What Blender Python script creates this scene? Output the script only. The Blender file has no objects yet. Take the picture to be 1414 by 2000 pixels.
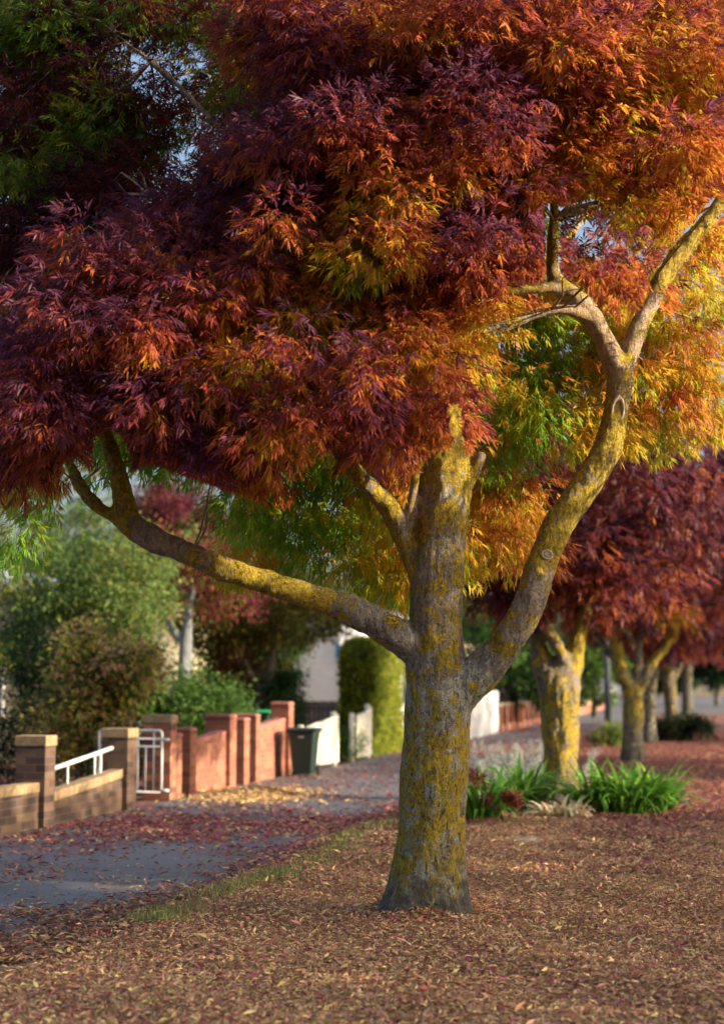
import bpy, bmesh, math, random
import numpy as np
from mathutils import Vector, Matrix, noise as mnoise
random.seed(7)
rng = np.random.default_rng(11)
sc = bpy.context.scene
C = sc.collection
# ------------------------------------------------------------------ camera
F = 2900.0; CX = 707.0; CY = 1000.0; CAMZ = 1.6; HOR = 1335.0
TH = math.atan((HOR - CY) / F); cT = math.cos(TH); sT = math.sin(TH)
cam_d = bpy.data.cameras.new("camera"); cam = bpy.data.objects.new("camera", cam_d); C.objects.link(cam)
cam.location = (0, 0, CAMZ); cam.rotation_euler = (math.pi / 2 + TH, 0, 0)
cam_d.sensor_fit = 'VERTICAL'; cam_d.sensor_height = 36; cam_d.lens = F / 2000 * 36
cam_d.clip_start = 0.1; cam_d.clip_end = 3000
cam_d.dof.use_dof = True; cam_d.dof.focus_distance = 10.0; cam_d.dof.aperture_fstop = 1.25
cam_d.dof.aperture_blades = 9
sc.camera = cam
# ------------------------------------------------------------------ light
SUN = Vector((0.94, -0.27, 0.31)).normalized()
w = bpy.data.worlds.new("World"); sc.world = w; w.use_nodes = True
wn = w.node_tree; sky = wn.nodes.new('ShaderNodeTexSky'); sky.sky_type = 'NISHITA'; sky.sun_disc = False
sky.sun_elevation = math.asin(SUN.z); sky.sun_rotation = math.atan2(SUN.x, SUN.y)
sky.dust_density = 7.0; sky.air_density = 1.0; sky.ozone_density = 1.5
bg = wn.nodes['Background']; wn.links.new(sky.outputs[0], bg.inputs[0]); bg.inputs[1].default_value = 0.15
sd = bpy.data.lights.new("sun", 'SUN'); so = bpy.data.objects.new("sun", sd); C.objects.link(so)
sd.energy = 5.0; sd.angle = math.radians(0.55); sd.color = (1.0, 0.80, 0.56)
so.rotation_euler = SUN.to_track_quat('Z', 'Y').to_euler(); so.location = (20, -10, 15)
sc.view_settings.view_transform = 'Standard'; sc.view_settings.look = 'None'
sc.view_settings.exposure = 1.27; sc.view_settings.gamma = 1
try:
    sc.cycles.max_bounces = 8; sc.cycles.transparent_max_bounces = 8
except Exception: pass

# ------------------------------------------------------------------ picture <-> place
def at(px, py, y):
    """the point seen at a pixel, at a distance y metres ahead"""
    u = (px - CX) / F; v = (CY - py) / F; t = y / (cT - sT * v)
    return Vector((u * t, y, CAMZ + (sT + cT * v) * t))
def ground(px, py):
    v = (CY - py) / F
    return at(px, py, CAMZ * (cT - sT * v) / -(sT + cT * v))
ANG = math.radians(13.35)
SV = Vector((math.sin(ANG), math.cos(ANG), 0)); RV = Vector((math.cos(ANG), -math.sin(ANG), 0))
def sl(S, L, z=0.0): return SV * S + RV * L + Vector((0, 0, z))
def proj(p):
    x, y, z = p[0], p[1], p[2] - CAMZ
    d = y * cT + z * sT; h = -y * sT + z * cT
    return CX + F * x / d, CY - F * h / d
def s_at(px, L, z=0.0):
    lo, hi = 4.0, 600.0
    for _ in range(60):
        m = (lo + hi) / 2
        if proj(sl(m, L, z))[0] < px: lo = m
        else: hi = m
    return (lo + hi) / 2
def z_at(S, L, py):
    p = sl(S, L); v = (CY - py) / F
    return CAMZ + (sT + cT * v) / (cT - sT * v) * p.y
# ------------------------------------------------------------------ object helpers
def tag(o, label=None, cat=None, group=None, kind=None):
    if label: o['label'] = label
    if cat: o['category'] = cat
    if group: o['group'] = group
    if kind: o['kind'] = kind
    return o
def empty(name, loc, rz=0.0, **k):
    o = bpy.data.objects.new(name, None); C.objects.link(o); o.location = loc; o.rotation_euler = (0, 0, rz)
    o.empty_display_size = 0.2
    return tag(o, **k)
def link(name, me, mat, parent=None, smooth=False):
    o = bpy.data.objects.new(name, me); C.objects.link(o)
    if mat is not None: me.materials.append(mat)
    if parent is not None: o.parent = parent
    if smooth: me.polygons.foreach_set('use_smooth', [True] * len(me.polygons))
    return o
class MB:
    def __init__(s): s.v = []; s.f = []
    def box(s, x0, x1, y0, y1, z0, z1, z0b=None, z1b=None):
        """z0b/z1b: heights at the y1 end"""
        z0b = z0 if z0b is None else z0b; z1b = z1 if z1b is None else z1b
        n = len(s.v)
        s.v += [(x0, y0, z0), (x1, y0, z0), (x1, y1, z0b), (x0, y1, z0b), (x0, y0, z1), (x1, y0, z1), (x1, y1, z1b), (x0, y1, z1b)]
        s.f += [tuple(n + i for i in q) for q in ((0, 3, 2, 1), (4, 5, 6, 7), (0, 1, 5, 4), (1, 2, 6, 5), (2, 3, 7, 6), (3, 0, 4, 7))]
        return s
    def poly(s, pts, vec):
        """extrude a polygon along vec"""
        n = len(s.v); k = len(pts)
        s.v += [tuple(p) for p in pts] + [tuple(Vector(p) + Vector(vec)) for p in pts]
        s.f += [tuple(range(n, n + k))[::-1], tuple(range(n + k, n + 2 * k))]
        s.f += [(n + i, n + (i + 1) % k, n + k + (i + 1) % k, n + k + i) for i in range(k)]
        return s
    def tube(s, pts, r, seg=8, cap=True):
        pts = [Vector(p) for p in pts]
        rs = r if isinstance(r, (list, tuple)) else [r] * len(pts)
        n0 = len(s.v); up = Vector((0.13, 0.21, 0.97))
        prev = None
        for i, p in enumerate(pts):
            d = (pts[min(i + 1, len(pts) - 1)] - pts[max(i - 1, 0)])
            d = d.normalized() if d.length > 1e-9 else Vector((0, 0, 1))
            a = (prev - d * prev.dot(d)) if prev is not None else (up.cross(d) if abs(up.dot(d)) < .95 else Vector((1, 0, 0)).cross(d))
            a.normalize(); b = d.cross(a); prev = a
            for j in range(seg):
                t = 2 * math.pi * j / seg
                s.v.append(tuple(p + (a * math.cos(t) + b * math.sin(t)) * rs[i]))
        for i in range(len(pts) - 1):
            for j in range(seg):
                k = (j + 1) % seg
                s.f.append((n0 + i * seg + j, n0 + i * seg + k, n0 + (i + 1) * seg + k, n0 + (i + 1) * seg + j))
        if cap:
            s.f.append(tuple(n0 + j for j in range(seg))[::-1])
            s.f.append(tuple(n0 + (len(pts) - 1) * seg + j for j in range(seg)))
        return s
    def mesh(s, name):
        me = bpy.data.meshes.new(name); me.from_pydata(s.v, [], s.f); me.validate(); me.update(); return me
    def build(s, name, mat, parent=None, bevel=0.0, smooth=False, seg=2):
        o = link(name, s.mesh(name), mat, parent, smooth)
        if bevel:
            b = o.modifiers.new('bevel', 'BEVEL'); b.width = bevel; b.segments = seg; b.limit_method = 'ANGLE'
        return o
# ------------------------------------------------------------------ materials
class NT:
    def __init__(s, name):
        s.m = bpy.data.materials.new(name); s.m.use_nodes = True; s.t = s.m.node_tree; s.t.nodes.clear()
        s.out = s.t.nodes.new('ShaderNodeOutputMaterial')
    def n(s, typ, props=None, **inp):
        nd = s.t.nodes.new('ShaderNode' + typ)
        for k, v in (props or {}).items(): setattr(nd, k, v)
        for k, v in inp.items():
            key = int(k[1:]) if k[0] == 'i' and k[1:].isdigit() else k.replace('_', ' ')
            sock = nd.inputs[key]
            if hasattr(v, 'is_output'): s.t.links.new(v, sock)
            else: sock.default_value = v
        return nd
    def noise(s, vec, scale, detail=4, rough=.5, dist=0.0):
        return s.n('TexNoise', i0=vec, Scale=scale, Detail=detail, Roughness=rough, Distortion=dist).outputs[0]
    def math(s, op, a, b=0.0, clamp=False):
        return s.n('Math', dict(operation=op, use_clamp=clamp), i0=a, i1=b).outputs[0]
    def step(s, x, a, b):
        return s.n('MapRange', dict(interpolation_type='SMOOTHSTEP'), Value=x, From_Min=a, From_Max=b).outputs[0]
    def mix(s, f, a, b):
        nd = s.n('MixRGB', None, Fac=f); 
        for k, v in ((1, a), (2, b)):
            if hasattr(v, 'is_output'): s.t.links.new(v, nd.inputs[k])
            else: nd.inputs[k].default_value = (*v, 1) if len(v) == 3 else v
        return nd.outputs[0]
    def ramp(s, x, stops):
        nd = s.n('ValToRGB', None, Fac=x); cr = nd.color_ramp
        while len(cr.elements) < len(stops): cr.elements.new(0.5)
        for e, (p, c) in zip(cr.elements, stops): e.position = p; e.color = (*c, 1)
        return nd.outputs[0]
    def scalev(s, vec, x, y, z):
        return s.n('VectorMath', dict(operation='MULTIPLY'), i0=vec, i1=(x, y, z)).outputs[0]
    def obj(s): return s.n('TexCoord').outputs['Object']
    def pos(s): return s.n('NewGeometry').outputs['Position']
    def done(s, color, rough=.8, bump=None, bs=.3, bd=.01, **kw):
        p = s.n('BsdfPrincipled')
        for k, v in (('Base Color', color), ('Roughness', rough)):
            if hasattr(v, 'is_output'): s.t.links.new(v, p.inputs[k])
            else: p.inputs[k].default_value = ((*v, 1) if k == 'Base Color' else v)
        for k, v in kw.items(): p.inputs[k.replace('_', ' ')].default_value = v
        if bump is not None:
            b = s.n('Bump', None, Strength=bs, Distance=bd, Height=bump); s.t.links.new(b.outputs[0], p.inputs['Normal'])
        s.t.links.new(p.outputs[0], s.out.inputs[0]); s.p = p
        return s.m
def plain(name, col, rough=.6, var=.18, scale=9, **kw):
    t = NT(name); x = t.noise(t.obj(), scale, 5, .6)
    c = t.mix(t.step(x, .3, .7), tuple(v * (1 - var) for v in col), tuple(min(1, v * (1 + var)) for v in col))
    return t.done(c, rough, x, .15, .004, **kw)
def leafmat(name, trans=.42, rough=.42, spec=.35):
    t = NT(name); a = t.n('Attribute', dict(attribute_name='col')).outputs['Color']
    p = t.n('BsdfPrincipled', None, Base_Color=a, Roughness=rough); p.inputs['Specular IOR Level'].default_value = spec
    tr = t.n('BsdfTranslucent', None, Color=t.n('Gamma', None, Color=a, Gamma=.82).outputs[0])
    mx = t.n('MixShader', None, Fac=trans); t.t.links.new(p.outputs[0], mx.inputs[1]); t.t.links.new(tr.outputs[0], mx.inputs[2])
    t.t.links.new(mx.outputs[0], t.out.inputs[0]); return t.m
M_leaf = leafmat('leaf_surface', .5, .5, .28); M_litter = leafmat('litter_surface', .15, .6, .3); M_garden = leafmat('garden_leaf_surface', .45, .6, .12); M_strap = leafmat('strap_leaf_surface', .25, .32, .5)
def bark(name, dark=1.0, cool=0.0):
    t = NT(name); v = t.obj(); li = t.n('Attribute', dict(attribute_name='lichen')).outputs['Fac']
    sz = t.n('SeparateXYZ', None, i0=v).outputs[2]
    long = t.scalev(v, 1, 1, .22)
    ridge = t.noise(long, 34, 6, .62, .6); fine = t.noise(v, 95, 5, .7); mid = t.noise(v, 9, 6, .6)
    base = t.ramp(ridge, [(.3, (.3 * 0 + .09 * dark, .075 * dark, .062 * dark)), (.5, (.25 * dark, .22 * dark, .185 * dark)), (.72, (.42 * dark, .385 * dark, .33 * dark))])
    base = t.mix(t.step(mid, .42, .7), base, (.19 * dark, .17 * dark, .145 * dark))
    # smooth tan young bark with faint rings
    ring = t.noise(t.scalev(v, .6, .6, 3), 22, 3, .5)
    tan = t.ramp(ring, [(.35, (.30, .21, .13)), (.65, (.44, .33, .22))])
    smooth = t.n('Attribute', dict(attribute_name='smooth')).outputs['Fac']
    base = t.mix(smooth, base, tan)
    # grey-white crust
    g1 = t.noise(v, 11, 7, .68); gf = t.noise(v, 70, 4, .75)
    crust = t.n('Attribute', dict(attribute_name='crust')).outputs['Fac']
    gm = t.step(t.math('ADD', t.math('MULTIPLY_ADD', gf, .45), t.math('ADD', g1, t.math('MULTIPLY_ADD', crust, .35))), .82, .88)
    gcol = t.ramp(gf, [(.32, (.10, .11, .09)), (.5, (.36, .38, .32)), (.7, (.52, .54, .47))])
    base = t.mix(gm, base, gcol)
    # yellow lichen: big patches, broken up finely, rimmed
    gran = t.n('TexVoronoi', None, Vector=t.scalev(v, 1, 1, .6), Scale=58.0, Randomness=1.0).outputs[0]
    y1 = t.noise(t.scalev(v, 1, 1, .8), 8.5, 9, .72, .5); yf = t.noise(t.scalev(v, 1, 1, .75), 46, 6, .85)
    yv = t.math('ADD', t.math('ADD', y1, t.math('MULTIPLY_ADD', li, .42)), t.math('ADD', t.math('MULTIPLY', yf, .75), t.math('MULTIPLY', t.math('SUBTRACT', .45, gran), .14)))
    wob = t.n('VectorMath', dict(operation='MULTIPLY_ADD'), i0=t.n('TexNoise', i0=v, Scale=11.0, Detail=5.0, Roughness=.65).outputs[1], i1=(.09, .09, .09), i2=v).outputs[0]
    disc = t.n('TexVoronoi', None, Vector=wob, Scale=5.2, Randomness=1.0).outputs[0]
    upper = t.step(sz, 1.2, 1.75)
    dd = t.math('SUBTRACT', t.math('SUBTRACT', 1.0, t.step(disc, .30, .36)), .12)
    yv = t.math('ADD', yv, t.math('MULTIPLY', t.math('MULTIPLY', dd, upper), .19))
    ym = t.step(yv, 1.00, 1.025)
    rim = t.step(t.math('ABSOLUTE', t.math('SUBTRACT', yv, 1.06)), .0, .05)
    ycol = t.ramp(yf, [(.32, (.05, .04, .015)), (.43, (.19, .145, .012)), (.55, (.50, .36, .016)), (.7, (.68, .52, .06))])
    ycol = t.mix(t.math('MULTIPLY', t.math('SUBTRACT', 1.0, rim), .35), ycol, (.46, .36, .03))
    col = t.mix(ym, base, ycol)
    fis = t.step(t.noise(t.scalev(v, 1, 1, .33), 48, 4, .7, .8), .36, .46)
    soot = t.step(t.math('ADD', t.math('MULTIPLY', t.noise(v, 14, 6, .75), .7), t.math('MULTIPLY', gf, .4)), .60, .66)
    col = t.mix(t.math('MULTIPLY', soot, t.math('SUBTRACT', .75, t.math('MULTIPLY', smooth, .6))), col, (.035, .033, .028))
    col = t.mix(t.math('MULTIPLY', t.math('SUBTRACT', 1.0, fis), t.math('SUBTRACT', t.math('SUBTRACT', .85, t.math('MULTIPLY', smooth, .5)), t.math('MULTIPLY', upper, .3))), col, (.03, .026, .02))
    # bark darker toward the root collar, with a noisy edge
    dk = t.math('SUBTRACT', 1.0, t.step(t.math('ADD', sz, t.math('MULTIPLY', t.math('SUBTRACT', mid, .5), 1.1)), .10, .42))
    col = t.mix(t.math('MULTIPLY', dk, .85), col, (.045, .045, .036))
    h = t.math('ADD', t.math('MULTIPLY', ridge, .8), t.math('ADD', t.math('MULTIPLY', fine, .5), t.math('MULTIPLY', t.math('MULTIPLY', ym, yf), 1.1)))
    h = t.math('ADD', h, t.math('MULTIPLY', t.math('MULTIPLY', gm, gf), .8))
    h = t.math('SUBTRACT', t.math('ADD', h, t.math('MULTIPLY', fis, .9)), t.math('MULTIPLY', gran, .3))
    return t.done(col, .88, h, .95, .02)
def _fix():
    pass
def madd(t, a, b):  # keep MULTIPLY_ADD simple
    return t.math('MULTIPLY', a, b)
# MULTIPLY_ADD with two inputs means a*b (third socket at its default of 0)
_om = NT.math
def _math(s, op, a, b=0.0, clamp=False):
    return _om(s, 'MULTIPLY' if op == 'MULTIPLY_ADD' else op, a, b, clamp)
NT.math = _math
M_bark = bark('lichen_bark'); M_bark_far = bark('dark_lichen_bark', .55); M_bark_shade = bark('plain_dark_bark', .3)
def brick(name, c1, c2, c3, mortar, sx=4.2):
    t = NT(name); v = t.obj(); s = t.n('SeparateXYZ', None, i0=v)
    cv = t.n('CombineXYZ', None, X=t.math('ADD', s.outputs[0], s.outputs[1]), Y=s.outputs[2]).outputs[0]
    b = t.n('TexBrick', None, Vector=cv, Scale=1.0, Mortar_Size=.006, Mortar_Smooth=.2, Bias=-.1, Brick_Width=.24, Row_Height=.086)
    b.inputs['Color1'].default_value = (0, 0, 0, 1); b.inputs['Color2'].default_value = (1, 1, 1, 1); b.inputs['Mortar'].default_value = (.5, .5, .5, 1)
    col = t.ramp(b.outputs[0], [(.0, c1), (.45, c2), (.8, c3)]); nz = t.noise(v, 30, 5, .7)
    col = t.mix(t.math('MULTIPLY', t.step(nz, .45, .75), .3), col, tuple(x * .55 for x in c2))
    col = t.mix(b.outputs[1], col, mortar)
    h = t.math('SUBTRACT', t.math('MULTIPLY', nz, .3), b.outputs[1])
    return t.done(col, .9, h, .6, .006)
M_brown = brick('brown_brick', (.05, .03, .025), (.095, .052, .038), (.14, .09, .055), (.10, .085, .07))
M_red = brick('red_brick', (.21, .07, .045), (.27, .095, .06), (.32, .13, .08), (.22, .14, .11))
M_pier = brick('weathered_brick', (.10, .045, .035), (.30, .10, .06), (.36, .17, .09), (.16, .12, .1))
M_far = brick('far_brick', (.22, .08, .055), (.30, .12, .08), (.36, .16, .11), (.2, .13, .1))
M_cap = plain('cream_coping', (.27, .19, .105), .8, .25, 14)
M_redcap = plain('red_coping', (.30, .115, .09), .75, .2, 14)
M_tancap = plain('tan_cap', (.42, .36, .24), .8, .2)
M_wmetal = plain('white_painted_steel', (.66, .68, .70), .4, .06)
M_cream = plain('cream_paint', (.76, .76, .64), .55, .08, 6)
M_white = plain('white_paint', (.72, .74, .76), .5, .05)
M_tan = plain('bare_timber', (.50, .36, .22), .7, .2)
M_board = plain('weatherboard_paint', (.72, .76, .82), .55, .05, 4)
M_creamwall = plain('cream_render', (.50, .44, .31), .8, .08, 4)
M_roof = plain('pale_metal_roof', (.55, .62, .70), .35, .06, 4)
M_darkroof = plain('slate_roof', (.12, .12, .13), .6, .2)
M_glass = plain('window_glass', (.03, .04, .05), .08, .1)
M_black = plain('black_paling', (.018, .02, .028), .6, .3)
M_grey = plain('grey_paling', (.10, .11, .13), .8, .3)
M_bin = plain('bin_plastic', (.006, .022, .02), .42, .15, 30)
M_lid = plain('green_lid_plastic', (.01, .36, .13), .4, .1)
M_rub = plain('rubber', (.015, .015, .015), .8, .1)
M_mark = plain('pale_print', (.35, .42, .42), .6, .05)
M_pole = plain('grey_pole', (.06, .075, .09), .7, .2)
M_cut = plain('healed_cut', (.62, .50, .36), .75, .2, 25)
M_blue = plain('blue_sign', (.02, .25, .55), .5, .1)
# ground surfaces
def ground_mat():
    t = NT('leaf_strewn_soil'); v = t.pos()
    a = t.noise(v, 1.1, 5, .6); b = t.noise(v, 26, 5, .7); c = t.noise(v, 90, 3, .7)
    col = t.ramp(b, [(.3, (.05, .025, .022)), (.48, (.14, .07, .055)), (.6, (.23, .13, .08)), (.75, (.34, .22, .13))])
    col2 = t.ramp(b, [(.3, (.06, .018, .024)), (.5, (.16, .05, .055)), (.7, (.26, .10, .09))])
    col = t.mix(t.step(a, .42, .6), col, col2)
    return t.done(col, .95, t.math('ADD', b, c), .8, .03)
def asphalt(name, k=1.0):
    t = NT(name); v = t.pos(); a = t.noise(v, .7, 4, .6); b = t.noise(v, 160, 3, .6); p = t.noise(v, 5, 5, .7)
    col = t.mix(t.step(a, .35, .65), (.055 * k, .060 * k, .072 * k), (.095 * k, .10 * k, .115 * k))
    col = t.mix(t.math('MULTIPLY', b, .5), col, (.13 * k, .13 * k, .14 * k))
    col = t.mix(t.math('MULTIPLY', t.step(p, .55, .7), .35), col, (.07, .045, .045))
    cr = t.n('TexVoronoi', dict(feature='DISTANCE_TO_EDGE'), Vector=t.n('VectorMath', dict(operation='ADD'), i0=v, i1=t.n('TexNoise', i0=v, Scale=2.5, Detail=4.0).outputs[1]).outputs[0], Scale=.45).outputs[0]
    col = t.mix(t.math('MULTIPLY', t.math('SUBTRACT', 1.0, t.step(cr, .002, .007)), .8), col, (.02, .02, .022))
    return t.done(col, .72, b, .4, .004)
M_ground = ground_mat(); M_path = asphalt('path_asphalt', 1.25); M_road = asphalt('road_asphalt', 1.0)
M_conc = plain('kerb_concrete', (.26, .25, .23), .9, .15, 6)
# ------------------------------------------------------------------ leaf meshes
def unit(a): return a / np.maximum(np.linalg.norm(a, axis=-1, keepdims=True), 1e-9)
def leaf_mesh(name, o, d, nrm, ln, wd, col, mat, parent=None, base=None, fold=.25, droop=.12):
    """one pointed blade per row: o origin, d direction, nrm face normal, ln/wd size, col rgb"""
    n = len(o); d = unit(d); side = unit(np.cross(d, nrm)); up = np.cross(side, d)
    ln = ln[:, None]; wd = wd[:, None]
    v = np.empty((n, 4, 3)); v[:, 0] = o
    mid = o + d * ln * .42
    v[:, 1] = mid + side * wd * .5 + up * wd * fold
    v[:, 2] = o + d * ln - np.array([0, 0, 1.]) * ln * droop
    v[:, 3] = mid - side * wd * .5 + up * wd * fold
    if base is not None: v -= np.array(base)
    me = bpy.data.meshes.new(name); me.vertices.add(n * 4); me.vertices.foreach_set('co', v.astype(np.float32).ravel())
    me.loops.add(n * 4); me.loops.foreach_set('vertex_index', np.arange(n * 4, dtype=np.int32))
    me.polygons.add(n); me.polygons.foreach_set('loop_start', np.arange(0, n * 4, 4, dtype=np.int32))
    me.update(calc_edges=True)
    ca = me.color_attributes.new('col', 'FLOAT_COLOR', 'POINT')
    cc = np.ones((n, 4, 4), np.float32); cc[:, :, :3] = col[:, None, :]; ca.data.foreach_set('color', cc.ravel())
    return link(name, me, mat, parent)
RAMP_T = np.array([0, .13, .26, .40, .52, .64, .76, .88, 1.0])
RAMP_C = np.array([(.15, .34, .025), (.33, .48, .025), (.55, .45, .025), (.58, .35, .024), (.60, .24, .026), (.50, .125, .028), (.30, .052, .030), (.19, .032, .042), (.10, .028, .060)])
def hue(t):
    t = np.clip(t, 0, 1); return np.stack([np.interp(t, RAMP_T, RAMP_C[:, k]) for k in range(3)], -1)
class Foliage:
    def __init__(s): s.p = []
    def clump(s, c, R, n, t, spread=.22, leafl=.085, flat=.75, out=None, pairs=3, droop=.5, b=1.0):
        """n compound leaves around c; t sets the autumn colour (0 green .. 1 purple)"""
        c = np.array(c, float)
        u = unit(rng.normal(size=(n, 3))); rad = rng.random((n, 1)) ** .45
        off = u * rad; off[:, 2] *= flat
        o = c + off * R
        d = unit(off * 1.1 + np.array([0, 0, -droop]) + rng.normal(size=(n, 3)) * .33)
        if out is not None: d = unit(d + np.array(out) * .45)
        nrm = unit(np.array([0, -.25, 1.]) + rng.normal(size=(n, 3)) * .55)
        nrm = unit(nrm - d * (nrm * d).sum(1, keepdims=True)); side = np.cross(d, nrm)
        rl = leafl * (.95 + .5 * rng.random((n, 1)))
        th = t + spread * (rad[:, 0] - .62) * .9 + spread * np.clip(off[:, 2] * 1.1 - off[:, 1] * .5, -1, 1) * .8 + rng.normal(size=n) * .085
        O = []; D = []; N = []; Ln = []; T = []
        for k in range(pairs):
            f = .35 + .58 * k / max(1, pairs - 1)
            for sg in (-1, 1):
                O.append(o + d * rl * f); D.append(unit(d * .95 + side * sg * (.78 - .25 * f) + rng.normal(size=(n, 3)) * .24 + np.array([0, 0, -.18])))
                N.append(nrm + rng.normal(size=(n, 3)) * .3); Ln.append(leafl * (.85 + .4 * rng.random(n))); T.append(th + rng.normal(size=n) * .035)
        O.append(o + d * rl); D.append(d + rng.normal(size=(n, 3)) * .1); N.append(nrm); Ln.append(leafl * (1 + .3 * rng.random(n))); T.append(th)
        s.p.append([np.concatenate(x) for x in (O, D, N, Ln, T)]); s.p[-1].append(np.full(len(s.p[-1][4]), b))
    def build(s, name, parent, base, wr=.165, mat=None, colf=hue, bright=1.0):
        O, D, N, Ln, T, B = [np.concatenate([q[i] for q in s.p]) for i in range(6)]
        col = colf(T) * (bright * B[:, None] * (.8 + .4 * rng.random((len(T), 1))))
        o = leaf_mesh(name, O, D, N, Ln, Ln * (wr * (.85 + .3 * rng.random(len(Ln)))), col, mat or M_leaf, parent, base)
        return o
# ------------------------------------------------------------------ limbs
def catmull(P, step):
    out = []
    P = [np.array(p, float) for p in P]
    Q = [2 * P[0] - P[1]] + P + [2 * P[-1] - P[-2]]
    for i in range(1, len(Q) - 2):
        k = max(2, int(np.linalg.norm(Q[i + 1][:3] - Q[i][:3]) / step))
        for j in range(k):
            t = j / k; a, b, c_, d = Q[i - 1], Q[i], Q[i + 1], Q[i + 2]
            out.append(.5 * ((2 * b) + (c_ - a) * t + (2 * a - 5 * b + 4 * c_ - d) * t * t + (3 * b - a - 3 * c_ + d) * t ** 3))
    out.append(P[-1]); return out
def limb_mesh(name, limbs, base, voxel, mat, parent, flare=None, rough=.004, smooth_iter=3):
    """limbs: lists of (x,y,z,r,lichen,crust,smooth) -> one welded skin with attributes"""
    mb = MB(); samples = []
    for L in limbs:
        S = catmull(L, .05); samples += S
        pts = [Vector(p[:3]) - base for p in S]; rs = [max(.004, float(p[3])) for p in S]
        d0 = (pts[0] - pts[1]).normalized(); d1 = (pts[-1] - pts[-2]).normalized()
        pts = [pts[0] + d0 * rs[0] * .5] + pts + [pts[-1] + d1 * rs[-1] * .5, ]
        rs = [rs[0] * .75] + rs + [rs[-1] * .6]
        mb.tube(pts, rs, 20)
    me = mb.mesh(name); tmp = bpy.data.objects.new('tmp', me); C.objects.link(tmp)
    r = tmp.modifiers.new('r', 'REMESH'); r.mode = 'VOXEL'; r.voxel_size = voxel; r.adaptivity = 0
    sm = tmp.modifiers.new('s', 'SMOOTH'); sm.iterations = smooth_iter; sm.factor = .5
    dg = bpy.context.evaluated_depsgraph_get(); me2 = bpy.data.meshes.new_from_object(tmp.evaluated_get(dg))
    bpy.data.objects.remove(tmp); me2.name = name
    n = len(me2.vertices); co = np.empty(n * 3); me2.vertices.foreach_get('co', co); co = co.reshape(-1, 3)
    no = np.empty(n * 3); me2.vertices.foreach_get('normal', no); no = no.reshape(-1, 3)
    A = np.array(samples); A[:, :3] -= np.array(base); A[:, 4] += np.where((A[:, 4] > .3) & (A[:, 3] < .12), .16, 0)
    att = np.empty((n, 3))
    for i in range(0, n, 4000):
        dist = np.linalg.norm(co[i:i + 4000, None, :] - A[None, :, :3], axis=2) - A[None, :, 3] * .6
        wgt = np.exp(-dist * 40); wgt /= wgt.sum(1, keepdims=True); att[i:i + 4000] = wgt @ A[:, 4:7]
    disp = np.array([mnoise.fractal(Vector((p[0] * 9, p[1] * 9, p[2] * 2.6)), .7, 2.1, 5) for p in co])
    disp2 = np.array([mnoise.noise(Vector((p[0] * 3, p[1] * 3, p[2] * 3 + 7))) for p in co])
    amt = rough * (1 - .75 * np.clip(att[:, 2], 0, 1))
    co += no * (disp * amt * 1.6 + disp2 * amt * 1.5)[:, None]
    big = np.array([mnoise.noise(Vector((p[0] * 4 + 3, p[1] * 4, p[2] * 2.1))) for p in co]); co += no * (big * rough * 1.6)[:, None]
    if flare:
        h, amp, lobes = flare
        ang = np.arctan2(co[:, 1], co[:, 0]); k = np.exp(-np.clip(co[:, 2], 0, None) / h) * amp
        lob = sum(a * np.maximum(0, np.cos(ang - an)) ** pw for an, a, pw in lobes)
        rd = np.linalg.norm(co[:, :2], axis=1, keepdims=True)
        co[:, :2] += (co[:, :2] / np.maximum(rd, 1e-4)) * (k * lob)[:, None] * np.minimum(1, rd / .12)
    me2.vertices.foreach_set('co', co.astype(np.float32).ravel())
    for i, nm in enumerate(('lichen', 'crust', 'smooth')):
        a = me2.attributes.new(nm, 'FLOAT', 'POINT'); a.data.foreach_set('value', att[:, i].astype(np.float32))
    me2.materials.clear(); me2.update()
    return link(name, me2, mat, parent, True)
def px_limb(pts, dep, rs=1.0):
    """(px,py,r_px,depth offset,lichen,crust,smooth) -> world rows"""
    out = []
    for q in pts:
        q = tuple(q) + (0,) * (7 - len(q)); y = dep + q[3]; p = at(q[0], q[1], y)
        out.append((p.x, p.y, p.z, q[2] * rs * y / F * 1.0, q[4], q[5], q[6]))
    return out
def twigs(name, pairs, base, mat, parent, r0=.006, lmax=1.15):
    mb = MB()
    for a, b in pairs:
        a = Vector(a); b = Vector(b); L = (b - a).length
        if L > lmax: continue
        m1 = a.lerp(b, .35) + Vector(rng.normal(size=3)) * L * .09 + Vector((0, 0, L * .08))
        m2 = a.lerp(b, .7) + Vector(rng.normal(size=3)) * L * .08 + Vector((0, 0, L * .06))
        P = [np.append(np.array(p - base), r) for p, r in ((a, r0 * (1 + L)), (m1, r0 * .8 * (1 + L * .6)), (m2, r0 * .62), (b, r0 * .35))]
        S = catmull(P, .12); mb.tube([s[:3] for s in S], [float(s[3]) for s in S], 5, False)
    me = mb.mesh(name); o = link(name, me, mat, parent, True)
    for nm, v in (('lichen', .1), ('crust', 0), ('smooth', .55)):
        a = me.attributes.new(nm, 'FLOAT', 'POINT'); a.data.foreach_set('value', [v] * len(me.vertices))
    return o
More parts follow.
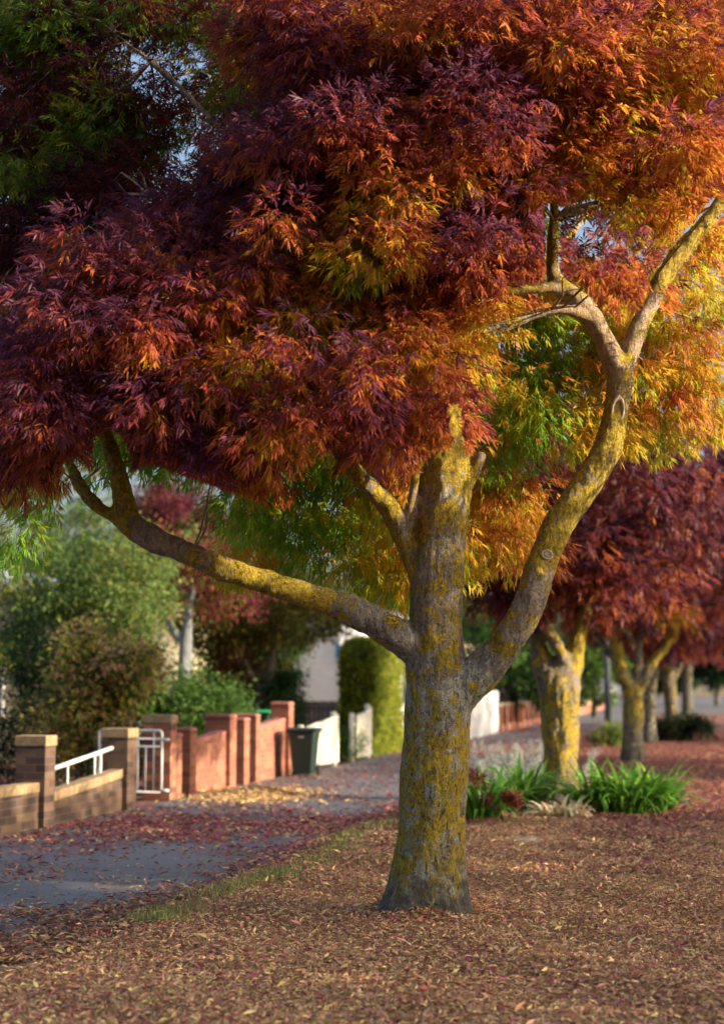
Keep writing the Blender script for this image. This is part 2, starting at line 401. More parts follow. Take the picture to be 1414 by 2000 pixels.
# ================================================================== SETTING
def sheet(name, pts, z, mat, kind='structure'):
    me = bpy.data.meshes.new(name); me.from_pydata([(p[0], p[1], z) for p in pts], [], [tuple(range(len(pts)))]); me.update()
    if me.polygons[0].normal.z < 0: me.flip_normals()
    return tag(link(name, me, mat), kind=kind)
def ss(S0, S1, L0, L1): return [sl(S0, L0), sl(S0, L1), sl(S1, L1), sl(S1, L0)]
_tb = ground(830, 1800)
def groundz(x, y):
    """gentle mounds of the nature strip"""
    L = x * RV.x + y * RV.y
    k = np.clip((L + 3.85) / .5, 0, 1) * np.clip((3.0 - L) / .4, 0, 1)
    rt = np.hypot(x - _tb.x, y - _tb.y); rt = .045 * np.exp(-((rt - .30) / .14) ** 2) * (1 + .5 * np.sin(np.arctan2(y - _tb.y, x - _tb.x) * 3))
    return rt + k * (.018 + .02 * np.sin(x * 1.7 + .6) * np.cos(y * 1.3) + .015 * np.sin(x * 4.1 + y * 3.3))
sheet('ground', [(-900, -60), (900, -60), (900, 1600), (-900, 1600)], -.02, M_ground)
# nature strip: a finely modelled sheet of litter-covered soil between path and road
nx, ny = 90, 420
SS = np.linspace(-6, 80, ny); LL = np.linspace(-3.9, 3.0, nx); gs, gl = np.meshgrid(SS, LL, indexing='ij')
gx = gs * SV.x + gl * RV.x; gy = gs * SV.y + gl * RV.y
gz = groundz(gx, gy)
gv = np.stack([gx, gy, gz], -1).reshape(-1, 3)
idx = np.arange(nx * ny).reshape(ny, nx)
gf = np.stack([idx[:-1, :-1], idx[:-1, 1:], idx[1:, 1:], idx[1:, :-1]], -1).reshape(-1, 4)
me = bpy.data.meshes.new('nature_strip'); me.from_pydata(gv.tolist(), [], gf.tolist()); me.update()
if me.polygons[0].normal.z < 0: me.flip_normals()
tag(link('nature_strip', me, M_ground, None, True), kind='structure')
# path with a slightly wavering edge
edge = [sl(S, -3.78 + .06 * math.sin(S * 1.9) + .05 * math.sin(S * .7 + 1)) for S in np.arange(-6, 81, .5)]
sheet('footpath', [sl(-6, -7.32), *edge, sl(81, -7.32)], .006, M_path)
sheet('cross_road', ss(80, 190, -90, 120), .012, M_road)
sheet('road', ss(-30, 80, 3.25, 11), -.006, M_road)
kb = MB(); kb.box(3.0, 3.25, -30, 80, -.05, .06)
ko = kb.build('kerb', M_conc, None, .02); ko.rotation_euler = (0, 0, -ANG); tag(ko, kind='structure')

# ---- fallen leaves
LIT = 1.55 * np.array([(.30, .13, .085), (.30, .08, .085), (.38, .21, .12), (.25, .05, .085), (.46, .32, .17), (.52, .40, .15), (.12, .04, .04), (.30, .17, .12)])
def litter(name, n, pos, weights, size, label, tilt=.5, lift=.012, cool=1.0):
    x, y, z = pos; n = len(x)
    o = np.stack([x, y, z + rng.random(n) * lift + .002], -1)
    a = rng.random(n) * 2 * math.pi
    d = np.stack([np.cos(a), np.sin(a), rng.normal(size=n) * tilt * .42 + .1], -1)
    nr = np.stack([rng.normal(size=n) * tilt, rng.normal(size=n) * tilt, np.ones(n)], -1)
    ci = rng.choice(len(LIT), n, p=np.array(weights) / sum(weights)); col = LIT[ci] * (.6 + .75 * rng.random((n, 1))) * cool
    ln = size * (.6 + .8 * rng.random(n)); wd = ln * (.17 + .13 * rng.random(n))
    o2 = leaf_mesh(name, o, d, nr, ln, wd, col, M_litter, None, None, .5, .0)
    return tag(o2, label, 'fallen leaves', None, 'stuff')
def pick(n, S0, S1, L0, L1, dens, power=1.0):
    S = S0 + (S1 - S0) * rng.random(n) ** power; L = L0 + (L1 - L0) * rng.random(n)
    keep = rng.random(n) < dens(S, L); S = S[keep]; L = L[keep]
    x = S * SV.x + L * RV.x; y = S * SV.y + L * RV.y
    return x, y
def infr(x, y, m=250):
    u = x / y * F / 1.02
    return (u > -707 - m) & (u < 707 + m)
def nz2(S, L, sc_, seed):
    return np.array([mnoise.fractal(Vector((a * sc_, b * sc_, seed)), .8, 2, 3) for a, b in zip(S, L)])
x, y = pick(960000, 5.6, 18.5, -3.9, 2.6, lambda S, L: np.clip((18.5 + 1.5 * np.sin(L * 2) - S) / 5, 0, 1) * np.where(L < -3.7, .5, 1.0))
k = infr(x, y); x, y = x[k], y[k]
litter('leaf_litter', 0, (x, y, groundz(x, y)), (3.5, 2.4, 7, 1.8, 9, 5.2, 1.8, 3.5), .038, 'dry brown and tan fallen leaves under the lichen covered tree', .6, .03)
x, y = pick(190000, 12.5, 50, -3.9, 3.0, lambda S, L: np.clip((S - 12.5 - 1.2 * np.sin(L * 2.3)) / 5, 0, 1), 1.5)
k = infr(x, y); x, y = x[k], y[k]
litter('red_leaf_litter', 0, (x, y, groundz(x, y)), (4, 5, 2.5, 4.5, 1.5, 1, 4, 4), .062, 'reddish fallen leaves around the plants and farther trees', .5, .03, .72)
x, y = pick(10000, 5.6, 16, -3.9, 2.6, lambda S, L: np.clip(nz2(S, L, 1.5, 5) + .6, .1, 1)); k = infr(x, y); x, y = x[k], y[k]
litter('curled_leaves', 0, (x, y, groundz(x, y) + .012), (2, 1, 6, 1.5, 7, 4, 1, 2), .066, 'larger curled tan pink and yellow leaves lying on top of the fine litter', .8, .03, 1.15)
def pdens(S, L):
    a = np.exp(-((S - 15.9 - (L + 6.5) * .15) / 1.5) ** 2) * 1.0       # the thick drift across the path
    b = np.exp(-((L + 3.85) / .28) ** 2) * .9                      # drift along the grass edge
    c_ = np.exp(-np.clip(S - 10.6 - (L + 3.8) * .9, 0, 99) / .5) * .5  # near edge
    e = np.exp(-((S - 36) / 3.5) ** 2) * .5
    g = np.clip(nz2(S, L, .9, 3) + .75, .25, 1.8)
    return np.clip((a + b + c_ + e + .16) * g, 0, 1)
x, y = pick(150000, 8, 60, -7.2, -3.7, pdens, 1.6); k = infr(x, y); x, y = x[k], y[k]
nr_ = (x * SV.x + y * SV.y) + rng.normal(size=len(x)) * .8 < 12.5; xn, yn = x[nr_], y[nr_]; x, y = x[~nr_], y[~nr_]
litter('mixed_path_leaves', 0, (xn, yn, np.full_like(xn, .008)), (4, 3, 5, 2.5, 4, 3, 3, 4), .06, 'mixed tan and brown leaves on the nearest corner of the footpath', .4, .02, .75)
litter('path_leaves', 0, (x, y, np.full_like(x, .008)), (3, 6, 1.4, 6, 1.6, 1.2, 4, 2), .075, 'burgundy and pink fallen leaves drifted across the footpath', .35, .02, .8)
c0 = ground(500, 1556); n = 4200
x = c0.x + rng.normal(size=n) * .42; y = c0.y + rng.normal(size=n) * .75
litter('raked_leaves', 0, (x, y, .01 + .10 * np.exp(-((x - c0.x) / .35) ** 2 - ((y - c0.y) / .6) ** 2)), (2, 0, 5, 0, 9, 7, 0, 2), .085, 'small heap of golden brown leaves beside the red brick fence', .5, .02)
# ---- grass
def grass(name, pts, label, col, h=.06, n_each=1):
    x, y = pts; n = len(x); o = np.stack([x, y, groundz(x, y)], -1)
    d = np.stack([rng.normal(size=n) * .35, rng.normal(size=n) * .35, np.ones(n)], -1); nr = rng.normal(size=(n, 3))
    cc = np.array(col)[rng.integers(0, len(col), n)] * (.7 + .6 * rng.random((n, 1)))
    ln = h * (.5 + rng.random(n)); return tag(leaf_mesh(name, o, d, nr, ln, ln * .09 + .002, cc, M_litter, None, None, .1, .1), label, 'grass', None, 'stuff')
x, y = pick(90000, 9.5, 26, -4.0, -2.6, lambda S, L: np.clip(np.exp(-((L + 3.62 - .12 * np.sin(S * 1.1)) / .16) ** 2) * np.clip(nz2(S, L, 1.3, 9) + .55, 0, 1), 0, 1), 1.2)
grass('edge_grass', (x, y), 'thin green grass growing along the edge of the footpath', [(.15, .21, .05), (.24, .27, .08), (.30, .28, .11)], .068)
x, y = pick(170000, 5.6, 18, -3.8, 2.6, lambda S, L: np.clip(nz2(S, L, .7, 21) * 1.2 + .2, .05, 1)); k = infr(x, y)
grass('dry_grass', (x[k], y[k]), 'straw coloured and green grass blades poking through the leaves', [(.44, .35, .17), (.34, .28, .12), (.14, .19, .05), (.56, .46, .26)], .042)

# ================================================================== MAIN TREE
B0 = ground(830, 1800); D0 = B0.y
tree = empty('ash_tree', B0, label='big claret ash tree with yellow lichen trunk nearest on the leaf covered verge', cat='tree', group='ash trees in a row along the verge')
limbs = [
 px_limb([(838, 1840, 70, 0, .0, 0, 0), (838, 1795, 71, 0, 0, 0, 0), (839, 1740, 71, 0, .2, .4, 0), (841, 1680, 67, 0, .46, .45, 0), (845, 1600, 65, 0, .46, .5, 0), (850, 1500, 64.5, 0, .44, .5, 0), (855, 1430, 65, 0, .42, .6, 0),
   (857, 1385, 66, 0, .25, .95, 0), (855, 1340, 64, 0, .36, .3, 0), (850, 1290, 59, 0, .45, .0, .1), (850, 1225, 53, 0, .45, 0, .15), (852, 1180, 51.5, 0, .35, 0, .15), (855, 1100, 51, 0, .35, .1, .1), (862, 1000, 51, 0, .5, .3, 0), (872, 930, 50, .02, .55, .3, 0), (880, 880, 42, .05, .6, .1, 0), (888, 800, 42, .1, .8, 0, 0),
   (894, 700, 38, .15, .7, 0, .1), (896, 600, 33, .2, .4, 0, .3), (892, 450, 25, .2, .3, 0, .5), (902, 250, 20, .1, .2, 0, .6), (915, 50, 15, 0, .2, 0, .6), (930, -250, 10, 0, .2, 0, .6), (950, -500, 6, 0, 0, 0, .6)], D0),
 px_limb([(858, 1310, 38, 0, .2, 0, 0), (815, 1268, 38, -.02, .05, .1, 0), (768, 1233, 33, -.08, .08, .1, 0), (705, 1200, 28.5, -.12, .12, .2, .0), (650, 1180, 27, -.15, .38, 0, .2), (600, 1163, 26, -.2, .42, 0, .3), (500, 1132, 24, -.25, .42, 0, .3), (430, 1108, 23, -.3, .40, 0, .3), (370, 1083, 23, -.3, .12, 0, .4), (300, 1052, 23, -.3, .1, 0, .45), (255, 1022, 24, -.3, .35, 0, .5),
   (242, 980, 23, -.3, .6, 0, .9), (234, 935, 19.5, -.3, .9, 0, .6), (218, 880, 17, -.3, .9, 0, .3), (203, 835, 14, -.3, .6, 0, .3), (190, 740, 12, -.4, .4, 0, .5), (215, 620, 9, -.5, .3, 0, .5), (260, 500, 7, -.5, .2, 0, .5), (290, 380, 5, -.5, 0, 0, .6)], D0),
 px_limb([(262, 1028, 18, -.3, .3, 0, .4), (222, 1008, 14, -.3, .6, 0, .2), (185, 985, 12.5, -.28, .7, 0, 0), (160, 955, 11.5, -.25, .7, 0, 0), (146, 925, 10, -.2, .7, 0, 0), (120, 870, 8, -.1, .4, 0, 0), (80, 780, 7, 0, .4, 0, 0), (20, 680, 5, 0, .4, 0, 0)], D0),
 px_limb([(862, 1385, 52, 0, .2, .7, 0), (905, 1345, 45, -.03, .15, .7, 0), (948, 1305, 37.5, -.06, .15, .35, 0), (990, 1255, 33.5, -.1, .2, .25, .1), (1025, 1195, 32, -.12, .25, 0, .3), (1048, 1135, 31, -.12, .3, 0, .3), (1068, 1075, 31, -.1, .52, 0, .1), (1100, 1010, 31, -.08, .45, 0, .2), (1142, 950, 30.5, -.05, .45, 0, .2), (1175, 893, 29, 0, .45, .1, .1), (1194, 840, 27, .03, .6, 0, 0), (1205, 790, 25, .05, .3, 0, .5), (1210, 740, 26, .05, .3, 0, .5),
   (1196, 700, 23, .05, .08, 0, .9), (1172, 650, 22, .05, .05, 0, .95), (1150, 610, 21, .03, .25, 0, .8), (1118, 580, 20, .0, .1, 0, .9), (1088, 555, 18, 0, .3, 0, .8), (1078, 515, 13.5, 0, .4, 0, .6), (1079, 450, 12, 0, .5, 0, .5), (1082, 400, 11, 0, .5, 0, .6), (1076, 320, 10, 0, .3, 0, .6), (1050, 180, 8, 0, .3, 0, .6), (1010, 0, 6, 0, 0, 0, .6), (980, -200, 4, 0, 0, 0, .6)], D0),
 px_limb([(1207, 750, 20, .05, .2, 0, .7), (1224, 700, 19.5, .07, .05, 0, .9), (1244, 645, 19, .1, .25, .1, .7), (1268, 595, 18, .13, .15, 0, .8), (1290, 552, 18, .15, .5, 0, .2), (1312, 512, 18, .18, .5, 0, 0), (1346, 472, 17, .2, .5, 0, 0), (1400, 405, 15, .25, .5, 0, .2), (1450, 300, 12, .3, .2, 0, .6), (1480, 150, 9, .3, 0, 0, .6), (1490, -50, 6, .3, 0, 0, .6)], D0),
 px_limb([(845, 1160, 24, -.02, .2, 0, 0), (806, 1105, 19, -.03, .3, 0, 0), (790, 1050, 23, -.04, .4, 0, 0), (767, 1003, 22, -.05, .35, 0, .2), (735, 965, 19, -.1, .3, 0, .3), (698, 925, 17, -.2, .4, 0, 0), (655, 865, 14, -.3, .3, 0, .3), (610, 790, 11, -.5, .2, 0, .5), (560, 700, 9, -.6, .2, 0, .5), (500, 600, 7, -.6, .1, 0, .5)], D0),
 px_limb([(790, 1045, 14, -.06, .3, 0, .3), (802, 1000, 12, -.08, .15, 0, .8), (809, 955, 9, -.1, .1, 0, .9), (812, 910, 8, -.15, .1, 0, .8), (800, 850, 6, -.3, .1, 0, .8), (770, 760, 5, -.5, .1, 0, .8)], D0),
 px_limb([(1110, 580, 14, 0, .1, 0, .9), (1075, 562, 12, -.05, .3, 0, .8), (1035, 566, 10.5, -.1, .3, 0, .8), (985, 567, 9.5, -.15, .3, 0, .8), (920, 560, 8, -.3, .1, 0, .8), (840, 520, 6, -.5, .1, 0, .7), (760, 470, 5, -.6, .1, 0, .7)], D0),
 px_limb([(1150, 620, 12, 0, 0, 0, .9), (1115, 607, 10, -.05, .05, 0, .9), (1075, 605, 11, -.08, 0, 0, .9), (1040, 613, 12, -.1, 0, .5, .5), (1000, 630, 12.5, -.14, .1, 0, .9), (955, 645, 11, -.2, .1, 0, .9), (900, 662, 9, -.3, .1, 0, .8), (820, 690, 7, -.4, .1, 0, .8), (730, 700, 5, -.5, .1, 0, .8)], D0),
 px_limb([(1080, 430, 10, 0, .4, 0, .2), (1115, 413, 10, .03, .2, 0, .1), (1165, 400, 9.5, .06, .2, 0, .1), (1230, 370, 8, .1, .2, 0, .3), (1300, 310, 6, .2, .1, 0, .3)], D0),
 px_limb([(892, 720, 22, .12, .4, 0, .2), (840, 690, 15, 0, .4, 0, .2), (770, 655, 11, -.25, .4, 0, .3), (690, 638, 9, -.5, .4, 0, .4), (610, 625, 8, -.6, .4, 0, .4), (520, 590, 6, -.7, .3, 0, .5), (400, 520, 5, -.7, .1, 0, .5), (300, 500, 4, -.7, 0, 0, .5)], D0),
 px_limb([(896, 610, 24, .2, .4, 0, .4), (830, 560, 19, .1, .3, 0, .6), (760, 520, 16, -.05, .3, 0, .8), (700, 480, 14, -.15, .3, 0, .8), (620, 420, 11, -.3, .2, 0, .5), (520, 340, 9, -.3, .2, 0, .5), (420, 240, 7, -.2, .1, 0, .5), (330, 150, 6, 0, .1, 0, .5), (220, 60, 4, 0, 0, 0, .5)], D0),
 px_limb([(892, 450, 18, .2, .2, 0, .5), (800, 340, 13, .1, .2, 0, .5), (700, 250, 10, .0, .2, 0, .5), (600, 130, 8, -.2, 0, 0, .5), (480, 20, 6, 0, 0, 0, .5), (400, -120, 4, 0, 0, 0, .5)], D0),
 px_limb([(888, 800, 22, .1, .3, 0, .3), (900, 700, 16, .6, .3, 0, .3), (980, 600, 12, 1.2, .2, 0, .4), (1080, 500, 9, 1.8, .2, 0, .4), (1200, 350, 6, 2.2, 0, 0, .4)], D0),
 px_limb([(855, 1000, 24, .1, .3, 0, .3), (800, 900, 16, .6, .3, 0, .3), (720, 830, 12, 1.3, .2, 0, .4), (640, 820, 9, 2.0, .2, 0, .4), (560, 850, 6, 2.6, 0, 0, .4)], D0),
 px_limb([(900, 945, 22, .03, .7, .1, .1), (926, 915, 13, .0, .4, .1, .5), (940, 888, 10, -.02, 0, 0, 1)], D0),
]
limb_mesh('trunk', limbs, B0, .012, M_bark, tree, flare=(.13, .20, [(math.radians(192), 1.0, 1.6), (math.radians(300), .55, 8), (math.radians(-15), .4, 5), (math.radians(232), .5, 9), (math.radians(90), .5, 2), (math.radians(255), .25, 6)]), rough=.0085)
# healed pruning cuts
def knot(px, py, dy, w, h, tilt, slit=True):
    c = at(px, py, D0 + dy) - B0; o = MB(); P = []
    k = empty('k', (0, 0, 0)); bpy.data.objects.remove(k)
    seg = 20; ring = []
    rt = Matrix.Rotation(tilt, 3, 'Y')
    bmv = MB()
    def pt(a, rr, dpt): return tuple(c + rt @ Vector((math.cos(a) * w * rr, dpt, math.sin(a) * h * rr)))
    prof = [(1.25, .03), (1.12, -.004), (.95, -.012), (.8, -.006), (.72, .006), (.4, .002)]
    for rr, dp in prof:
        bmv.v += [pt(2 * math.pi * j / seg, rr * (1 + .05 * math.sin(3 * j)), dp) for j in range(seg)]
    for i in range(len(prof) - 1):
        for j in range(seg): bmv.f.append((i * seg + j, i * seg + (j + 1) % seg, (i + 1) * seg + (j + 1) % seg, (i + 1) * seg + j))
    n = len(bmv.v); bmv.v.append(pt(0, 0, .004 if not slit else .02)); L = (len(prof) - 1) * seg
    for j in range(seg): bmv.f.append((L + j, L + (j + 1) % seg, n))
    return bmv.build('pruning_scar', M_cut, tree, smooth=True)
knot(1206, 802, .05 - .080, .042, .095, .12)
knot(1173, 906, .0 - .102, .030, .030, .1)
knot(1068, 1083, -.10 - .110, .036, .030, .3, False)
# ---- its leaves
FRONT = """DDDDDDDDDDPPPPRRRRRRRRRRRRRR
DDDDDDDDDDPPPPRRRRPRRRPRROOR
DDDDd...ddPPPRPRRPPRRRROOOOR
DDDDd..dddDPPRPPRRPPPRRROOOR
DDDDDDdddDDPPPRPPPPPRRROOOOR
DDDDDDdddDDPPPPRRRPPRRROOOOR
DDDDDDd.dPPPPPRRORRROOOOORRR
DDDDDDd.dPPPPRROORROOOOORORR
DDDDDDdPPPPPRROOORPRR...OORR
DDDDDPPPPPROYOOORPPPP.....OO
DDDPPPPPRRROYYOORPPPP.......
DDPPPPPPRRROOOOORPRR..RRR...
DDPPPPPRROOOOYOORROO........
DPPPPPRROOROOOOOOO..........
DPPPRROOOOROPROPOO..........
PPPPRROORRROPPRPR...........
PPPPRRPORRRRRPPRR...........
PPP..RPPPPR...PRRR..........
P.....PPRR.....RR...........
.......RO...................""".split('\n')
BACK = """....DD...OOOOOOOOOOOOOOOOORR
....DD...OOOOOOOOOOOOOOOOORR
DDDD.....OOYYOOOOOOOOOOOOOOR
DDDDD....OOYYOYYOOOOOYYYOOOR
DDDDD...OOYYYYYYYOOOOYYYYOOR
DDDDD...OYYYYYYYYYYYYYYYYOOR
DDDDD....YYYYYYYYYYYYYYYYYOO
GGDD.....YYYYYYYYYYYYYYYYYOO
GGDD...GGGYYYYYYYYYYYG...YYO
GGG..GGGGGGYYYYYYYYYG.....YY
.GG..OOOYYYGGYYYYYYYG.....YY
..G.OOOYYYYYYYYYYYYGGYYYYYYY
DD..OOYYYYYYYYYYYYYGGGYYYYYY
DD..OOOOYYYYYYYYYYYGGGGYYYOY
DDOOOOOOYYYYYYYYYYYGGGGYYYOY
DDOOOOOYYYYYYYYYYY.YGGYYYYYY
DDOOOOYYYYYYYYYYYY.YYGYYYYOY
YY.GGGG...GGGGYYYY.GGYYYYYYY
YY..GGGGG.GGGGYYYY.YG.......
YY.......GGGGGYYYY.GO.......
YG.......GGGGGYYYY.OO.......
G........GGGGYYYYY.OO.......
.........YGGGYYYYY.OO.......
..............YY............""".split('\n')
TV = dict(P=.88, R=.71, O=.51, Y=.34, G=.10); TB = dict(P=.9, R=.66, O=.46, Y=.25, G=.03)
fo = Foliage(); tw = []
skel = [np.array(q[:4]) for L in limbs for q in catmull(L, .15)]; skel = np.array([q for q in skel if q[2] > 2.2])
def near(p, rmax=.1):
    d = np.linalg.norm(skel[:, :3] - np.array(p), axis=1); d = d + skel[:, 3] * 2
    return skel[np.argmin(d), :3]
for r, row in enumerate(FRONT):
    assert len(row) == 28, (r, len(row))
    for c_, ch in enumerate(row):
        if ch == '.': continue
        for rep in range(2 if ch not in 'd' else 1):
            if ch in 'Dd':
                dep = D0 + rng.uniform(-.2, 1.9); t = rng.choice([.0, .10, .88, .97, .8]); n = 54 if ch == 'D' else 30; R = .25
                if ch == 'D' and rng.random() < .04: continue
            else:
                dep = D0 - rng.uniform(.7, 2.0) if rep == 0 else D0 - rng.uniform(.35, 1.2)
                t = TV[ch] - .03 + .10 * mnoise.noise(Vector((c_ * .35, r * .35, 3.3))) + rng.normal() * .03 - (.14 if rep else 0); t = max(t, .40 if ch != 'Y' else .3); n = 62; R = rng.uniform(.18, .32)
            px = c_ * 50 + 25 + rng.uniform(-26, 26); py = r * 50 - 10 + rng.uniform(-25, 25)
            p = at(px, py, dep); out = unit(np.array(p) - np.array([.4, D0 + .3, 4.2]))
            fo.clump(p, R, int(n * 1.9), t, out=out, leafl=.069, spread=.34 if ch not in 'Dd' else .12, b=.42 if ch in 'Dd' else 1.0)  # D and d clumps: crown shade painted in as darker leaf colour
            if rng.random() < .75: tw.append((near(p), p))
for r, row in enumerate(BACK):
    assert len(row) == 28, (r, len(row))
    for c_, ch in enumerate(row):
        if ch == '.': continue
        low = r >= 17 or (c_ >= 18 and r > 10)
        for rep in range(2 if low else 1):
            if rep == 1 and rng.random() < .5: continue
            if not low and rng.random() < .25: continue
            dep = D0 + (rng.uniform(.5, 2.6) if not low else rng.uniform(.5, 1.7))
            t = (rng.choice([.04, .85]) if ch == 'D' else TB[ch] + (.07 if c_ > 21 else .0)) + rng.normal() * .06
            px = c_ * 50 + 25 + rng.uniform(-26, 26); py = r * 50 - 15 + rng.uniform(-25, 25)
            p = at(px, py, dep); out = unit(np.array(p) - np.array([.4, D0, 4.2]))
            fo.clump(p, rng.uniform(.2, .3), 60 if low else 52, t, out=out, leafl=.070, spread=.22, droop=.75, b=.5 if ch == 'D' else (1.25 if r >= 17 and c_ < 18 else 1.0))  # D leaf colour darkened as shade; low left clumps lightened to offset crown shade
            if rng.random() < .25: tw.append((near(p), p))
# the limbs that stand clear of the leaves: drop blades that hang in front of them
CLEAR = [(1212, 745, 1165, 640, 36), (1165, 640, 1118, 582, 30), (1118, 582, 1082, 548, 24), (1080, 540, 1080, 410, 17), (1070, 562, 1005, 568, 13), (1110, 607, 965, 643, 17), (1165, 400, 1095, 415, 12),
 (1212, 745, 1250, 640, 30), (1250, 640, 1278, 585, 20), (1290, 548, 1346, 472, 24), (1346, 472, 1400, 405, 24), (255, 1010, 214, 872, 34), (215, 1003, 142, 918, 22), (872, 1010, 878, 935, 62), (895, 880, 888, 800, 14), (792, 1040, 700, 935, 30), (805, 1000, 811, 935, 13), (928, 905, 942, 880, 16), (740, 512, 695, 478, 14),
 (300, 960, 640, 1090, 55), (640, 1090, 790, 1150, 45), (1330, 880, 1010, 1300, 0)]
def cull(q, bases, ymax):
    O, D, N, Ln, T, B = q; P_ = O + unit(D) * Ln[:, None] * .6
    d = P_[:, 1] * cT + (P_[:, 2] - CAMZ) * sT; h = -P_[:, 1] * sT + (P_[:, 2] - CAMZ) * cT
    X = CX + F * P_[:, 0] / d; Y = CY - F * h / d; bad = np.zeros(len(X), bool)
    for (x0, y0, x1, y1, r) in bases:
        if r == 0: continue
        tt = np.clip(((X - x0) * (x1 - x0) + (Y - y0) * (y1 - y0)) / ((x1 - x0) ** 2 + (y1 - y0) ** 2), 0, 1)
        bad |= np.hypot(X - x0 - tt * (x1 - x0), Y - y0 - tt * (y1 - y0)) < r
    k = ~(bad & (P_[:, 1] < ymax)); return [a[k] for a in q]
fo.p = [cull(q, CLEAR, D0 + .15) for q in fo.p]
# the rest of the crown, above and beside the picture
cc = np.array([.5, D0 + .2, 4.9])
for _ in range(620):
    u = unit(rng.normal(size=3)); p = cc + u * np.array([4.3, 3.4, 3.9]) * rng.random() ** .35
    if p[2] < 2.9: continue
    q = proj(p)
    if (-150 < q[0] < 1560 and q[1] > -170) or p[1] < 8.2: continue
    fo.clump(p, .34, 40, rng.choice([.5, .75, .9]), out=u, leafl=.095, pairs=3)
    if rng.random() < .4: tw.append((near(p), p))
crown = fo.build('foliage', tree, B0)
twigs('twigs', tw, B0, M_bark, tree)

# ================================================================== OTHER STREET ASHES
def ash(name_label, bx, by, limbs_px, clumps, t0=.84, seed=0, n=30, leafl=.12, mat=M_bark_far, voxel=.03):
    b = ground(bx, by); d = b.y
    e = empty('ash_tree', b, label=name_label, cat='tree', group='ash trees in a row along the verge')
    Ls = [px_limb(L, d) for L in limbs_px]
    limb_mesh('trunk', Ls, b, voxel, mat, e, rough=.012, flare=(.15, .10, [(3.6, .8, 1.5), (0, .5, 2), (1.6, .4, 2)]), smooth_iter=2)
    f = Foliage(); tws = []
    sk = np.array([q[:3] for L in Ls for q in catmull(L, .4)])
    for (cx_, cz, rx, ry, rz, k, tt) in clumps:
        c = np.array([b.x + cx_, d, cz])
        for _ in range(k):
            u = unit(rng.normal(size=3)); p = c + u * np.array([rx, ry, rz]) * rng.random() ** .4
            f.clump(p, .38, n, tt + rng.normal() * .07, out=u, leafl=leafl, pairs=3, spread=.2)
            if rng.random() < .4:
                dd = np.linalg.norm(sk - p, axis=1) - sk[:, 2] * .2; tws.append((sk[np.argmin(dd)], p))
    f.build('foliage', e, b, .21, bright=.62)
    twigs('twigs', tws, b, mat, e, .012, 3)
    return e
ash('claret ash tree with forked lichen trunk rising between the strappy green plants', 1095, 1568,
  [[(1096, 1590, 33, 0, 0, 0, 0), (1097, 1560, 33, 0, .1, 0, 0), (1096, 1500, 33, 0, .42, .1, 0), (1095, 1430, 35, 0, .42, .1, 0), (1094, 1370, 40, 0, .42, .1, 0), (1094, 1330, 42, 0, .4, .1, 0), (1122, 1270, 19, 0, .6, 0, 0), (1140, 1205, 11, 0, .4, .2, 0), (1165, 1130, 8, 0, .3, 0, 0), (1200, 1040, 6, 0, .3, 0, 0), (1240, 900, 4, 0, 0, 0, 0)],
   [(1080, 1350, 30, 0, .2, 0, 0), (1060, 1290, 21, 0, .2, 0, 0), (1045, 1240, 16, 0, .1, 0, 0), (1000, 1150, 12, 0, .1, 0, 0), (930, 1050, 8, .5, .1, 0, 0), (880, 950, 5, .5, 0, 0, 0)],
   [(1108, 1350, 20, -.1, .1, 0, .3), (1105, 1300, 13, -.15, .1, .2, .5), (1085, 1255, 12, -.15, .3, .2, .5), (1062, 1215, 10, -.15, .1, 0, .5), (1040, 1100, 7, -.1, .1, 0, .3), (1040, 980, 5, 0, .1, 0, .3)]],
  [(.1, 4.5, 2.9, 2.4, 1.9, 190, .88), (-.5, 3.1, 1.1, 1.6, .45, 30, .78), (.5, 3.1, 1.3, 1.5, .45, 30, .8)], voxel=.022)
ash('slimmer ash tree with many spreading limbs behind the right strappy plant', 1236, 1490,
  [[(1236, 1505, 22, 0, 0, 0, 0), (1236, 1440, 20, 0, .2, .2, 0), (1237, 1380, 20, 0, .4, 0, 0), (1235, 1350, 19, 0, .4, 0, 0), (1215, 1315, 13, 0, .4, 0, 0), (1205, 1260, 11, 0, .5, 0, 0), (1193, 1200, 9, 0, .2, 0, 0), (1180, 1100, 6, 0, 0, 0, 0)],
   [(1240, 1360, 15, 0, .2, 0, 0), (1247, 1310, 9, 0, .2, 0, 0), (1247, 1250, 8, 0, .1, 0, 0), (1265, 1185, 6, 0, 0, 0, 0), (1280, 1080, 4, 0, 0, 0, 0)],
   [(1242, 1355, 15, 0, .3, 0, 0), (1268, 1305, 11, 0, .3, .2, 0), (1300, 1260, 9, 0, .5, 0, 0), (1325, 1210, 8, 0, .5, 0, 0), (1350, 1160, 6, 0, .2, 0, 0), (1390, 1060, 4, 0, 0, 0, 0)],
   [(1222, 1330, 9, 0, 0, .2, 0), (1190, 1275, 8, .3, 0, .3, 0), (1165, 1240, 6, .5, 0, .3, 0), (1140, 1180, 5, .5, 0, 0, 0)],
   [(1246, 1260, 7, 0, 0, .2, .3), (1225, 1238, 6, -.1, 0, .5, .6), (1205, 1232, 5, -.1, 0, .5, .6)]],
  [(.3, 4.9, 3.0, 2.6, 2.2, 190, .9), (0, 3.3, 1.7, 1.8, .5, 36, .6)], voxel=.03, n=22, leafl=.15)
